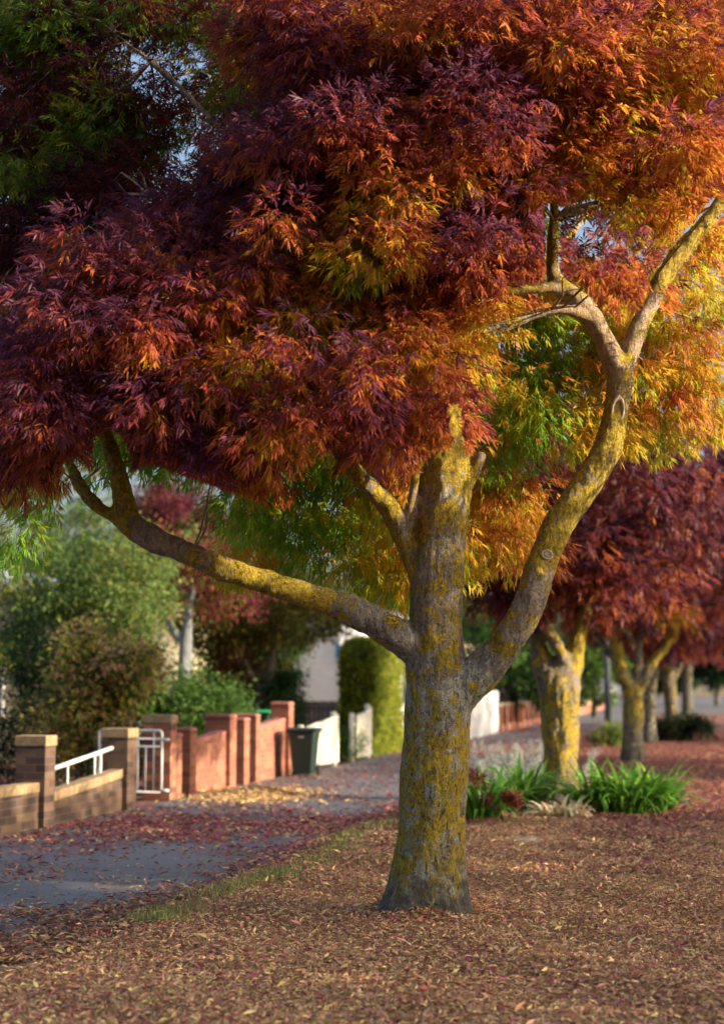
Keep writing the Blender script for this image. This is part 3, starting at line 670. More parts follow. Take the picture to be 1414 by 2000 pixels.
ash('ash tree with a plain grey trunk just behind the slimmer many-limbed tree', 1270, 1452,
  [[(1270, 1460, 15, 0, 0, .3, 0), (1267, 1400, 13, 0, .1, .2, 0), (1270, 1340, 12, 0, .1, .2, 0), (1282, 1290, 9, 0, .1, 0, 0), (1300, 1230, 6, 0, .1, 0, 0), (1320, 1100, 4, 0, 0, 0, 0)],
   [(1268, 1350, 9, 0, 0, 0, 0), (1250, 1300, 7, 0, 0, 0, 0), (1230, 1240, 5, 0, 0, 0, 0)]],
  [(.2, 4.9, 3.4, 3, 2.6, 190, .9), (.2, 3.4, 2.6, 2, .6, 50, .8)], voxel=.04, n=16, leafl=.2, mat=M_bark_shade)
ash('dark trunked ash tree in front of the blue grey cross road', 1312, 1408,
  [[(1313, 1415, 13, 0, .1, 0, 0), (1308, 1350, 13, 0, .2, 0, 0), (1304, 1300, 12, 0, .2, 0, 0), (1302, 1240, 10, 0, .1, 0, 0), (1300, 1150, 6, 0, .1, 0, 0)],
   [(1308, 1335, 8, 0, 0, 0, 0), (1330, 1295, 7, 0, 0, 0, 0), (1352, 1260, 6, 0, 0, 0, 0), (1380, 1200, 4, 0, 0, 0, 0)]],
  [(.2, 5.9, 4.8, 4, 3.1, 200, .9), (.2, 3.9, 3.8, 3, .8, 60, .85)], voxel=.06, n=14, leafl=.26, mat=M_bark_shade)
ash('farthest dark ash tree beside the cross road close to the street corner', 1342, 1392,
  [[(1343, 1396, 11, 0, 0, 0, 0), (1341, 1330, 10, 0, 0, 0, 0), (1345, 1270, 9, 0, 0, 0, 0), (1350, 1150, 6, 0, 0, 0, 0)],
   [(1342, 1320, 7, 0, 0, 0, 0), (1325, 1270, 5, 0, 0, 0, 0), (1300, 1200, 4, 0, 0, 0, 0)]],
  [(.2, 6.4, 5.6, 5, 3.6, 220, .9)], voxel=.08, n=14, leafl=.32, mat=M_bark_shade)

# unseen row added across the road, placed and spaced to shade verge and path
def shade_ash(S, L, top, lab, k=95):
    b = sl(S, L); e = empty('ash_tree', b, label=lab, cat='tree', group='unseen ash trees added across the road for shade')
    limb_mesh('trunk', [[(b.x, b.y, -.1, .26, .3, 0, 0), (b.x, b.y, 2, .2, .3, 0, 0), (b.x + .2, b.y, 4.5, .14, .1, 0, 0), (b.x, b.y, 7, .07, 0, 0, 0)], [(b.x, b.y, 1.9, .15, .3, 0, 0), (b.x + 1, b.y + .8, 3.6, .1, 0, 0, 0), (b.x + 2, b.y + 1.5, 5.2, .05, 0, 0, 0)], [(b.x, b.y, 1.9, .15, .3, 0, 0), (b.x - 1, b.y - .9, 3.6, .1, 0, 0, 0), (b.x - 1.8, b.y - 1.8, 5.4, .05, 0, 0, 0)]], b, .05, M_bark_far, e, rough=.01)
    f = Foliage(); c = np.array([b.x, b.y, (top + 2.6) / 2])
    for _ in range(k):
        u = unit(rng.normal(size=3)); f.clump(c + u * np.array([2.6, 3.9, (top - 2.6) / 2 - .3]) * rng.random() ** .4, .5, 17, rng.uniform(.7, .95), out=u, leafl=.24, pairs=3)
    f.build('foliage', e, b, .3)
for i, (S, top) in enumerate([(-8, 9.0), (-2.5, 9.0), (2.2, 9.2), (6.6, 8.1), (10.6, 7.3), (14.6, 7.4), (28, 8.2), (43, 8.8), (50, 8.6), (57, 8.8)]):
    shade_ash(S, 13.2, top, 'unseen burgundy ash tree added across the road to shade the verge')

# ================================================================== LEFT BOUNDARY FENCES
def frame(S, L, **k):
    e = empty(k.pop('name'), sl(S, L), -ANG, **k); return e
def pier(e, S0, L0, px_a, px_b, depth, topy, mat, cap, L=-7.4, cap_h=.075, over=.015, name='pier', r=.01, S_=None):
    """street face spans px_a..px_b on the line L; depth metres inward"""
    a, b = s_at(px_a, L), s_at(px_b, L) if px_b else s_at(px_a, L) + .3
    if S_: b = a + S_
    z = z_at(a, L, topy)
    o = MB().box(L - depth - L0, L - L0, a - S0, b - S0, -.03, z - cap_h).build(name, mat, e)
    MB().box(L - depth - over - L0, L + over - L0, a - over - S0, b + over - S0, z - cap_h, z).build('pier_cap', cap, o, r)
    return a, b
def wall(e, S0, L0, sa, ya, sb, yb, mat, cap, L=-7.47, th=.16, cap_h=.07, over=.012, r=.008):
    za, zb = z_at(sa, L, ya), z_at(sb, L, yb)
    o = MB().box(L - th - L0, L - L0, sa - S0, sb - S0, -.03, za - cap_h, -.03, zb - cap_h).build('wall_panel', mat, e)
    MB().box(L - th - over - L0, L + over - L0, sa - S0, sb - S0, za - cap_h, za, zb - cap_h, zb).build('coping', cap, o, r)
S0, L0 = s_at(95, -7.4), -7.4
bf = frame(S0, L0, name='brick_fence', label='brown brick front fence with cream coping and square piers near the white gate', cat='fence')
a1, b1 = pier(bf, S0, L0, 86, 106, .36, 1437, M_brown, M_cap, cap_h=.12)
a2, b2 = pier(bf, S0, L0, 248, 266, .36, 1423, M_brown, M_cap, cap_h=.12)
a3, b3 = pier(bf, S0, L0, 332, 344, .40, 1396, M_pier, M_cap, cap_h=.12)
wall(bf, S0, L0, a1 - 2.6, 1560, a1, 1528, M_brown, M_cap, cap_h=.11)
wall(bf, S0, L0, b1, 1550, a2, 1502, M_brown, M_cap, cap_h=.11)
# red fence
S0 = s_at(365, -7.4)
rf = frame(S0, L0, name='brick_fence', label='red brick front fence of stepped low panels and rounded piers beside the green bin', cat='fence')
a, b = pier(rf, S0, L0, 345, 355, .2, 1432, M_red, M_redcap, r=.03)
a4, b4 = pier(rf, S0, L0, 371, 383, .24, 1421, M_red, M_redcap, r=.03)
a5, b5 = pier(rf, S0, L0, 449, 461, .42, 1395, M_red, M_redcap, r=.03)
a6, b6 = pier(rf, S0, L0, 477, 487, .20, 1402, M_red, M_redcap, r=.03)
a7, b7 = pier(rf, S0, L0, 500, 507, .36, 1394, M_red, M_redcap, r=.03)
a8, b8 = pier(rf, S0, L0, 564, 573, .34, 1371, M_red, M_redcap, r=.03)
wall(rf, S0, L0, b4, 1446, a5, 1426, M_red, M_redcap)
wall(rf, S0, L0, b7, 1420, a8, 1402, M_red, M_redcap)
# white gate, swung open inward across the view
g = frame(b2 + .9, -7.5, name='garden_gate', label='white tubular steel gate standing open between the two brown brick piers', cat='gate')
gS = s_at(315, -7.5); g.location = sl(gS, -7.5)
zt, zb_ = z_at(gS, -7.5, 1427), z_at(gS, -7.5, 1547); zm, zl = z_at(gS, -7.5, 1443), z_at(gS, -7.5, 1458)
gw = .93
MB().tube([(0, 0, zb_), (0, 0, zt - .04), (-.015, 0, zt - .01), (-.04, 0, zt), (-gw + .04, 0, zt), (-gw + .01, 0, zt - .015), (-gw, 0, zt - .04), (-gw, 0, zb_)], .019).build('gate_frame', M_wmetal, g, smooth=True)
for z in (zm, zl, zb_): MB().tube([(-gw, 0, z), (0, 0, z)], .014).build('rail', M_wmetal, g, smooth=True)
for i in range(1, 8):
    x = -gw * i / 8; MB().tube([(x, 0, zb_), (x, 0, zt if i % 2 == 1 else zl)], .011).build('bar', M_wmetal, g, smooth=True)
for z in (zm - .01, zb_ + .02): MB().tube([(0, 0, z), (.11, 0, z)], .02).build('hinge', M_wmetal, g, smooth=True)
# handrail
ra, rb = s_at(104, -7.62), s_at(228, -7.62)
h = frame(ra, -7.62, name='handrail', label='sloping white metal handrail above the low brown brick wall', cat='handrail')
z1, z2 = z_at(ra, -7.62, 1501), z_at(rb, -7.62, 1457); Lr = rb - ra
MB().tube([(0, 0, z1), (0, Lr, z2)], .028).build('rail', M_wmetal, h, smooth=True)
for f_ in (.2, .62, .72):
    MB().tube([(0, Lr * f_, 0), (0, Lr * f_, z1 + (z2 - z1) * f_ - .02)], .013).build('post', M_wmetal, h, smooth=True)
# bins
def bin_(name, S, L, w, d, hh, body, lid, label, rz=0.0, mark=False):
    e = empty(name, sl(S, L), -ANG + rz, label=label, cat='wheelie bin')
    t = .74; m = MB()
    v0 = [(-w / 2 * t, -d / 2 * t, .05), (w / 2 * t, -d / 2 * t, .05), (w / 2 * t, d / 2 * t, .05), (-w / 2 * t, d / 2 * t, .05)]
    v1 = [(-w / 2, -d / 2, hh * .92), (w / 2, -d / 2, hh * .92), (w / 2, d / 2, hh * .92), (-w / 2, d / 2, hh * .92)]
    m.v = v0 + v1; m.f = [(3, 2, 1, 0), (4, 5, 6, 7), (0, 1, 5, 4), (1, 2, 6, 5), (2, 3, 7, 6), (3, 0, 4, 7)]
    m.build('body', body, e, .03, seg=3)
    MB().box(-w / 2 - .02, w / 2 + .02, -d / 2 - .02, d / 2 + .02, hh * .90, hh * .935).build('rim', body, e, .01)
    m = MB(); n = 7; prof = []
    for i in range(n):
        a = i / (n - 1); prof.append((-w / 2 - .035, -d / 2 - .04 + (d + .08) * a, hh * .936 + .055 * math.sin(math.pi * (.15 + .7 * a)) ))
    pts = [(-w / 2 - .035, -d / 2 - .04, hh * .936)] + prof + [(-w / 2 - .035, d / 2 + .04, hh * .936)]
    m.poly(pts, (w + .07, 0, 0)).build('lid', lid, e, .012)
    for sx in (-1, 1):
        MB().tube([(sx * w * .42, d / 2 * .82, .1), (sx * w * .42 + sx * .045, d / 2 * .82, .1)], .1, 16).build('wheel', M_rub, e)
    MB().tube([(-w * .4, d / 2 + .06, hh * .9), (w * .4, d / 2 + .06, hh * .9)], .014).build('handle', body, e, smooth=True)
    if mark: 
        q = .2
        MB().box(-.05, .04, -d / 2 * .99 - .004, -d / 2 * .95, hh * .80, hh * .82).build('emblem', M_mark, e)
    return e
bs = ground(588, 1518); bS = bs.x * SV.x + bs.y * SV.y; bL = bs.x * RV.x + bs.y * RV.y
bin_('wheelie_bin', bS + .2, bL, .46, .5, z_at(bS, bL, 1421), M_bin, M_bin, 'dark green wheelie bin standing on the footpath between red brick fence and cream pickets', .05, True)
gS2 = s_at(500, -8.5); bin_('wheelie_bin', gS2, -8.5, .60, .70, z_at(gS2, -8.5, 1384), M_bin, M_lid, 'wheelie bin with bright green lid tucked behind the red brick fence', .1)
# cream picket fences
def pickets(S0, S1, top, L, mat, label, wd=.085, gap=.016, bot=.08, posts=(0, 1), pointed=True, name='picket_fence'):
    e = frame(S0, L, name=name, label=label, cat='fence'); m = MB(); n = max(2, int((S1 - S0) / (wd + gap)))
    for i in range(n):
        y0 = (S1 - S0) * i / n; z = top((i + .5) / n)
        pts = [(0, y0, bot), (0, y0 + wd, bot), (0, y0 + wd, z - .05), (0, y0 + wd / 2, z), (0, y0, z - .05)]
        m.poly(pts, (-.02, 0, 0))
    m.build('pickets', mat, e)
    for z in (.28, .72 * top(.5)):
        MB().box(-.065, -.0205, 0, S1 - S0, z, z + .07).build('rail', mat, e)
    for f_ in posts:
        y0 = (S1 - S0) * f_; z = top(min(.999, f_)) + .03
        MB().box(-.155, -.0655, y0 - .045, y0 + .045, -.03, z).build('post', mat, e, .008)
    return e
Lp = -7.25
def tops(px0, px1, ys, L):
    a, b = s_at(px0, L), s_at(px1, L)
    zs = [z_at(a + (b - a) * i / (len(ys) - 1), L, yy) for i, yy in enumerate(ys)]
    return a, b, lambda t: float(np.interp(t, np.linspace(0, 1, len(zs)), zs))
a, b, f_ = tops(598, 662, [1420, 1412, 1408, 1401, 1393], Lp)
pickets(a, b, f_, Lp, M_cream, 'cream picket fence panel directly behind the dark green bin')
a, b, f_ = tops(697, 727, [1396, 1390, 1378], Lp)
pickets(a, b, f_, Lp, M_cream, 'short cream picket panel with tall end post against the hedge', posts=(0, 1))
# black paling fence behind, across the view
def palings(S, La, Lb, hgt, mat, label, w_=.12):
    e = frame(S, La, name='paling_fence', label=label, cat='fence'); m = MB(); n = int((Lb - La) / w_)
    for i in range(n): m.box(i * w_, i * w_ + w_ - .012, 0, .02, 0, hgt + (.01 if i % 2 else 0))
    m.build('palings', mat, e); MB().box(0, Lb - La, .0205, .07, hgt * .8, hgt * .8 + .07).build('rail', mat, e)
    return e
pS = 38.0; palings(pS, -16, -9.05, z_at(pS, -9.5, 1370), M_black, 'black vertical paling fence crossing behind the cream pickets')
pS = 24.0; palings(pS, -10.9, -9.6, z_at(pS, -10, 1391), M_grey, 'short grey paling fence behind the white gate')

# ================================================================== HOUSES
def house(S0, S1, La, Lb, eave, ridge, wallm, roofm, label, wins=(), boards=True, over=.45):
    e = frame(S0, Lb, name='house', label=label, cat='house'); W = Lb - La; D = S1 - S0
    m = MB()
    if boards:
        n = int(eave / .17)
        for i in range(n + 1):
            z0 = eave * i / (n + 1); z1 = eave * (i + 1) / (n + 1)
            # tapered boards: lower edge stands proud
            k = len(m.v); p = .022
            m.v += [(-W - p, -p, z0), (p, -p, z0), (p, D, z0), (-W - p, D, z0), (-W, 0, z1), (0, 0, z1), (0, D, z1), (-W, D, z1)]
            m.f += [tuple(k + j for j in q) for q in ((0, 3, 2, 1), (4, 5, 6, 7), (0, 1, 5, 4), (1, 2, 6, 5), (2, 3, 7, 6), (3, 0, 4, 7))]
    else: m.box(-W, 0, 0, D, 0, eave)
    m.build('wall', wallm, e)
    m = MB(); k = 0
    m.v = [(-W - over, -over, eave + .01), (over, -over, eave + .01), (over, D + over, eave + .01), (-W - over, D + over, eave + .01), (-W / 2, D * .35, ridge), (-W / 2, D * .65, ridge)]
    m.f = [(0, 1, 4), (1, 2, 5, 4), (2, 3, 5), (3, 0, 4, 5), (3, 2, 1, 0)]
    m.build('roof', roofm, e)
    MB().box(-W - over - .01, over + .01, -over - .11, -over - .005, eave - .08, eave + .06).build('gutter', M_white, e)
    for (face, c, z, w_, h_) in wins:
        if face == 'n':
            f = MB().box(c - w_ / 2 - .08, c + w_ / 2 + .08, -.07, -.025, z - .08, z + h_ + .08).build('window', M_white, e)
            MB().box(c - w_ / 2, c - .02, -.078, -.0705, z, z + h_).box(c + .02, c + w_ / 2, -.078, -.0705, z, z + h_).build('pane', M_glass, f)
        else:
            f = MB().box(.025, .07, c - w_ / 2 - .08, c + w_ / 2 + .08, z - .08, z + h_ + .08).build('window', M_white, e)
            MB().box(.0705, .078, c - w_ / 2, c - .02, z, z + h_).box(.0705, .078, c + .02, c + w_ / 2, z, z + h_).build('pane', M_glass, f)
    MB().box(-.06, .035, -.035, .06, 0, eave - .1).build('corner_board', M_white, e)
    return e
house(28, 39, -25, -12.4, z_at(28, -13, 1145), z_at(28, -13, 1040), M_creamwall, M_roof, 'cream house with pale metal roof behind the green garden tree at far left', [('n', -2.5, 1.0, 1.4, 1.4), ('n', -6, 1.0, 1.4, 1.4)], False)
house(41, 54, -22, -10.4, 3.7, 5.8, M_board, M_darkroof, 'pale weatherboard house behind the hedge and the black paling fence', [('n', -2.6, .8, 1.1, 1.7), ('n', -5.4, .8, 1.1, 1.7), ('s', 4, .9, 1.3, 1.6), ('s', 9, .9, 1.3, 1.6)])
house(62, 76, -24, -11.5, 3.6, 6.0, M_creamwall, M_darkroof, 'cream house beyond the white pickets with slate roof', [('s', 4, .9, 1.3, 1.6)], False)
house(205, 222, -42, -12, 4.5, 8.5, M_white, M_roof, 'distant white house across the cross road', [('n', -6, 1.0, 2, 1.8), ('n', -14, 1.0, 2, 1.8)], False)
house(205, 222, -8, 22, 4.5, 8.5, M_creamwall, M_darkroof, 'distant pale blue house across the cross road seen between the trunks', [('n', -6, 1.0, 2, 1.8), ('n', -14, 1.0, 2, 1.8)], False)
sg = frame(40.9, -10.37, name='wall_sign', label='small blue strip sign on the corner of the weatherboard house', cat='sign')
MB().box(-.1, .0, -.05, -.03, z_at(40.9, -10.4, 1285), z_at(40.9, -10.4, 1255)).build('sign_board', M_blue, sg)

# ================================================================== FAR FENCES
a, b, f_ = tops(905, 974, [1348, 1347, 1350], -6.9)
pickets(a, b, f_, -6.9, M_white, 'white pointed picket fence beyond the footpath behind the big tree', wd=.11, gap=.09, bot=.02)
S0 = s_at(976, -6.9); S1 = s_at(1058, -6.9)
ff = frame(S0, -6.9, name='brick_fence', label='far low brick fence with close set capped piers beyond the white pickets', cat='fence')
MB().box(-.22, -.12, 0, S1 - S0, -.03, .62).build('wall_panel', M_far, ff)
MB().box(-.12, .0, 0, S1 - S0, -.03, .25).build('plinth', M_far, ff)
n = 9
for i in range(n):
    y0 = (S1 - S0 - .4) * i / (n - 1); tall = i in (3, 6, 8)
    zt = 1.05 if tall else .86
    p = MB().box(-.24, .04, y0, y0 + .32, -.03, zt).build('pier', M_far, ff)
    MB().box(-.27, .07, y0 - .03, y0 + .35, zt, zt + .09).build('pier_cap', M_far if tall else M_tancap, p, .01)
S2 = s_at(1108, -6.9); S3 = s_at(1180, -6.9)
fe = frame(S2, -6.9, name='garden_wall', label='low pale garden wall past the forked tree below the timber pickets', cat='wall')
MB().box(-.25, 0, 0, S3 - S2, -.03, .45).build('wall_panel', M_far, fe); MB().box(-.28, .03, 0, S3 - S2, .45, .52).build('coping', M_tancap, fe)
a = s_at(1143, -7.2); b = s_at(1166, -7.2)
pickets(a, b, lambda t: 1.6, -7.2, M_tan, 'bare timber picket panel catching the sun past the forked tree', wd=.35, gap=.1, bot=.3)
ps = ground(1187, 1427); e = empty('pole', ps, label='slim dark grey pole standing left of the many-limbed ash', cat='pole')
MB().tube([(0, 0, -.05), (0, 0, 2.0), (0, 0, 4.6)], [.12, .11, .09], 12).build('shaft', M_pole, e, smooth=True)
MB().tube([(0, 0, -.05), (0, 0, .12)], [.16, .15], 12).build('collar', M_pole, e)
ps = ground(1196, 1372); e = empty('gate_post', ps, label='tall white post beside the cross road behind the dark pole', cat='post')
MB().box(-.2, .2, -.2, .2, -.05, 2.5).build('shaft', M_white, e, .02); MB().box(-.26, .26, -.26, .26, 2.5, 2.65).build('post_cap', M_white, e, .02)

# ================================================================== GARDEN PLANTS
def cloud(name, label, cat, base, blobs, cols, leafl=.07, wr=.5, trunk=None, group=None, dens=1.0, tmat=None, clump=.28, part='foliage', lim=None):
    """leafy plant: blobs (cx,cy,cz,rx,ry,rz,n leaves) relative to base"""
    e = empty(name, base, label=label, cat=cat, group=group)
    O = []; D = []; N = []; Ln = []; Cc = []; cols = np.array(cols)
    for (cx_, cy_, cz, rx, ry, rz, n) in blobs:
        n = int(n * dens * 1.7); k = max(4, n // 110)
        u = unit(rng.normal(size=(k, 3))); cen = np.array([cx_, cy_, cz]) + u * np.array([rx, ry, rz]) * (rng.random((k, 1)) ** .38)
        ci = rng.integers(0, k, n); off = rng.normal(size=(n, 3)) * clump * .55 * min(1, min(rx, rz) + .3)
        p = cen[ci] + off; kc = rng.integers(0, len(cols), k)
        cmix = np.where(rng.random((n, 1)) < .65, cols[kc[ci]], cols[rng.integers(0, len(cols), n)])
        O.append(p); D.append(unit(off) + rng.normal(size=(n, 3)) * .6 + np.array([0, 0, -.25])); N.append(rng.normal(size=(n, 3)) * .6 + np.array([0, 0, 1.])); Ln.append(leafl * (.6 + .8 * rng.random(n)))
        Cc.append(cmix * (.5 + .45 * rng.random((n, 1))))
    O, D, N, Ln, Cc = map(np.concatenate, (O, D, N, Ln, Cc))
    k = O[:, 2] > .02; O, D, N, Ln, Cc = O[k], D[k], N[k], Ln[k], Cc[k]
    leaf_mesh(part, O, D, N, Ln, Ln * wr, Cc, M_garden, e)
    if trunk:
        rmin = min(q[3] for L in trunk for q in L)
        limb_mesh('trunk', [[tuple(q) + (0,) * (7 - len(q)) for q in L] for L in trunk], Vector((0, 0, 0)), max(.006, min(.035, rmin * .8)), tmat or M_bark_far, e, rough=.01, smooth_iter=2)
    return e
def gp(S, L): return sl(S, L)
def pt_sl(px, py_base): return ground(px, py_base)
GR = [(.05, .13, .025), (.08, .18, .035), (.12, .24, .045)]; DKG = [(.012, .035, .014), (.02, .055, .018), (.03, .07, .02)]
LG = [(.15, .26, .06), (.19, .30, .08), (.10, .18, .05), (.28, .30, .07)]
YB = [(.62, .60, .09), (.72, .58, .13), (.46, .24, .11), (.26, .32, .06), (.62, .38, .2)]
OL = [(.14, .17, .035), (.18, .18, .04), (.20, .15, .03), (.07, .08, .02)]; BR = [(.14, .07, .03), (.10, .06, .03), (.18, .10, .04)]
def P(px, S, L=None):
    """base point on the ground seen in column px at street distance S"""
    lo, hi = -40.0, 20.0
    for _ in range(50):
        m = (lo + hi) / 2
        if proj(sl(S, m))[0] < px: lo = m
        else: hi = m
    return sl(S, (lo + hi) / 2)
cloud('garden_shrub', 'tall shrub with yellow and brown autumn leaves behind the sloping handrail', 'shrub', P(170, 20.5), [(-.1, 0, 1.0, .75, .8, .75, 3800), (.2, 0, 1.9, .75, .7, .5, 3000), (.65, 0, 1.75, .35, .4, .35, 900)], YB + [(.10, .18, .03), (.08, .14, .03)], .085, .6, [[(0, 0, 0, .05), (.1, 0, .8, .04), (.4, 0, 1.6, .025)], [(0, 0, 0, .05), (-.2, .1, .9, .035), (-.1, 0, 1.8, .02)]])
cloud('conifer', 'dark green conifer rising behind the leftmost brown brick pier', 'conifer', P(50, 21.5), [(0, 0, .9, .6, .6, .9, 4500), (0, 0, 2.0, .45, .45, .7, 2600)], DKG, .06, .35, [[(0, 0, 0, .07), (0, 0, 2.2, .03)]])
cloud('garden_shrub', 'rounded fresh green shrub behind the red brick fence', 'shrub', P(375, 25.5), [(-.3, 0, .9, .9, .9, .85, 5200), (.5, .2, .8, .7, .8, .7, 3500), (-.9, .2, .7, .5, .6, .6, 2000)], GR + [(.10, .19, .05)], .09, .45, [[(0, 0, 0, .06), (0, 0, 1.0, .04)], [(0, 0, 0, .05), (.5, .1, .8, .03)]])
cloud('garden_tree', 'light green garden tree with airy leaves in front of the cream house', 'tree', P(190, 24.5), [(-.8, 0, 3.1, 1.2, 1.2, .8, 4600), (.4, 0, 3.3, .9, 1.2, 1.1, 5600), (-1.4, 0, 2.1, .9, .9, .5, 2000), (.5, 0, 2.0, .6, .9, .8, 3600), (-.2, .3, 1.8, .9, .7, .6, 2400)], LG, .085, .5, [[(0, 0, 0, .11), (.05, 0, 1.2, .09), (.5, 0, 2.6, .05), (.9, 0, 3.8, .02)], [(.05, 0, 1.2, .07), (-.6, 0, 2.3, .04), (-1.1, 0, 3.4, .02)]])
bt = P(356, 28)
cloud('garden_tree', 'white trunked garden tree with thin red tinted leaves above the green shrub', 'tree', bt, [(-.2, 0, 3.9, 1.3, 1.1, .8, 2400), (.9, .2, 3.6, 1.0, .9, .6, 1500)], [(.26, .035, .045), (.34, .09, .06), (.16, .03, .05), (.25, .14, .06)], .10, .45,
  [[(0, 0, 0, .17), (.02, 0, 1.5, .14), (.05, 0, 2.3, .13), (.12, 0, 3.2, .07), (.3, 0, 4.2, .03)], [(.03, 0, 2.3, .08), (-.35, 0, 2.9, .06), (-.7, 0, 3.5, .03)]], tmat=plain('pale_birch_bark', (.17, .19, .215), .8, .35, 3))
bt = P(512, 31)
cloud('garden_tree', 'dark leafy tree screening the weatherboard house', 'tree', P(505, 36.5), [(-.9, 0, 2.6, 1.0, .8, 1.3, 6500), (.55, 0, 2.7, .62, .8, 1.1, 5200), (-.2, 0, 1.4, 1.0, .7, .8, 4200)], DKG + OL[:2] + [(.05, .13, .03)], .10, .5, [[(0, 0, 0, .1), (0, 0, 2.6, .06)]])
cloud('garden_tree', 'mid green tree at the far left edge above the handrail', 'tree', P(40, 33), [(-.4, 0, 3.2, 1.6, 1.2, 1.1, 5200), (.9, 0, 2.6, 1.2, 1.0, 1.0, 4200)], GR + LG[:1], .11, .5, [[(0, 0, 0, .14), (0, 0, 3, .08)]])
cloud('garden_tree', 'tall green tree filling the sky gap behind the white trunked tree', 'tree', P(300, 36), [(-1.5, 0, 4.6, 2.3, 1.6, 1.5, 6000), (.6, 0, 4.2, 1.6, 1.4, 1.5, 5000), (1.0, 0, 2.6, 1.6, 1.2, 1.0, 4200)], LG[:3] + GR[1:], .12, .5, [[(0, 0, 0, .16), (0, 0, 2.4, .1), (.3, 0, 4.4, .05)]])
cloud('garden_tree', 'burgundy leaved garden tree showing under the long left bough', 'tree', P(455, 37), [(.1, 0, 5.3, 1.2, 1.4, .8, 5200), (-1.6, 0, 6.1, 1.3, 1.2, .9, 4600)], [(.15, .025, .045), (.20, .045, .05), (.10, .02, .04), (.20, .09, .05)], .13, .35, [[(0, 0, 0, .14), (0, 0, 2.4, .1), (.1, 0, 5, .05)]])
cloud('garden_tree', 'dark leaning garden tree with olive and yellow leaves before the weatherboard house', 'tree', bt, [(-1.0, 0, 2.9, 1.4, 1.2, .5, 3800), (.8, 0, 3.0, 1.2, 1.2, .5, 3200), (-.1, 0, 3.7, 1.8, 1.3, .7, 5200)], OL + [(.30, .25, .03)], .09, .5,
  [[(-.15, 0, 0, .12), (-.1, 0, 1.0, .11), (.15, 0, 1.7, .09), (.3, 0, 2.6, .06), (.9, 0, 3.3, .03)], [(0, 0, 1.4, .07), (-.6, 0, 2.3, .05), (-1.4, 0, 3.0, .025)]])
cloud('garden_shrub', 'brown leaved bush left of the dark leaning garden tree', 'shrub', P(425, 31), [(0, 0, 1.5, .8, .8, .7, 2400), (.3, 0, 2.2, .7, .8, .4, 1300)], BR, .09, .5, [[(0, 0, 0, .05), (0, 0, 1.4, .03)]])
cloud('garden_shrub', 'dark green bush right of the dark leaning trunk', 'shrub', P(560, 30.8), [(0, 0, 1.1, .42, .7, .85, 3200)], DKG + [(.03, .09, .02)], .08, .45, [[(0, 0, 0, .05), (0, 0, 1.2, .03)]])
cloud('garden_shrub', 'low dark green bush behind the green lidded bin', 'shrub', P(480, 33), [(0, 0, 1.2, .8, .6, .95, 4200)], DKG, .08, .45, [[(0, 0, 0, .05), (0, 0, .8, .03)]])
cloud('garden_shrub', 'small green bush in the gap between the two cream picket panels', 'shrub', P(678, 30.2), [(0, 0, .4, .35, .4, .35, 1500)], GR, .06, .45, [[(0, 0, 0, .03), (0, 0, .4, .02)]])
# hedge
hb = frame(33.0, -8.45, name='hedge', label='tall clipped green hedge glowing yellow green between cream pickets and big trunk', cat='hedge')
def hedge(e, x0, x1, y0, y1, h, n, cols, leafl=.06):
    A = []; u = rng.random((n, 3)); face = rng.choice(4, n, p=[.42, .34, .1, .14])
    p = np.stack([x0 + u[:, 0] * (x1 - x0), y0 + u[:, 1] * (y1 - y0), u[:, 2] * h], -1)
    din = np.abs(rng.normal(size=n)) * .10
    bul = np.array([mnoise.fractal(Vector((q[0] * 2.2, q[1] * 2.2, q[2] * 2.2)), .8, 2, 3) for q in p]) * .16
    p[face == 0, 1] = (y0 + din - bul)[face == 0]; p[face == 1, 0] = (x1 - din + bul)[face == 1]; p[face == 2, 0] = (x0 + din - bul)[face == 2]; p[face == 3, 2] = (h - din + bul)[face == 3]
    r = np.clip((p[:, 2] - h + .35) / .35, 0, 1); cx_ = (x0 + x1) / 2; cy_ = (y0 + y1) / 2
    p[:, 0] = cx_ + (p[:, 0] - cx_) * (1 - .25 * r ** 2); p[:, 1] = cy_ + (p[:, 1] - cy_) * (1 - .12 * r ** 2)
    cols = np.array(cols); patch = (bul > .02).astype(int)
    c = np.where((rng.random(n) < .35)[:, None], cols[rng.integers(0, len(cols), n)], cols[patch]) * (.7 + .6 * rng.random((n, 1)))
    leaf_mesh('foliage', p, rng.normal(size=(n, 3)) + np.array([0, 0, .2]), rng.normal(size=(n, 3)), leafl * (.6 + .8 * rng.random(n)), leafl * .5 * (.6 + .8 * rng.random(n)), c, M_garden, e)
    m = MB(); m.tube([((x0 + x1) / 2, (y0 + y1) / 2, 0), ((x0 + x1) / 2, (y0 + y1) / 2, h * .8)], [.09, .04], 8).build('stem', M_pole, e)
hedge(hb, .14, 1.02, -.2, 2.6, z_at(33, -7.6, 1250), 34000, [(.15, .22, .03), (.26, .30, .03), (.08, .13, .02), (.32, .30, .035)], .085)
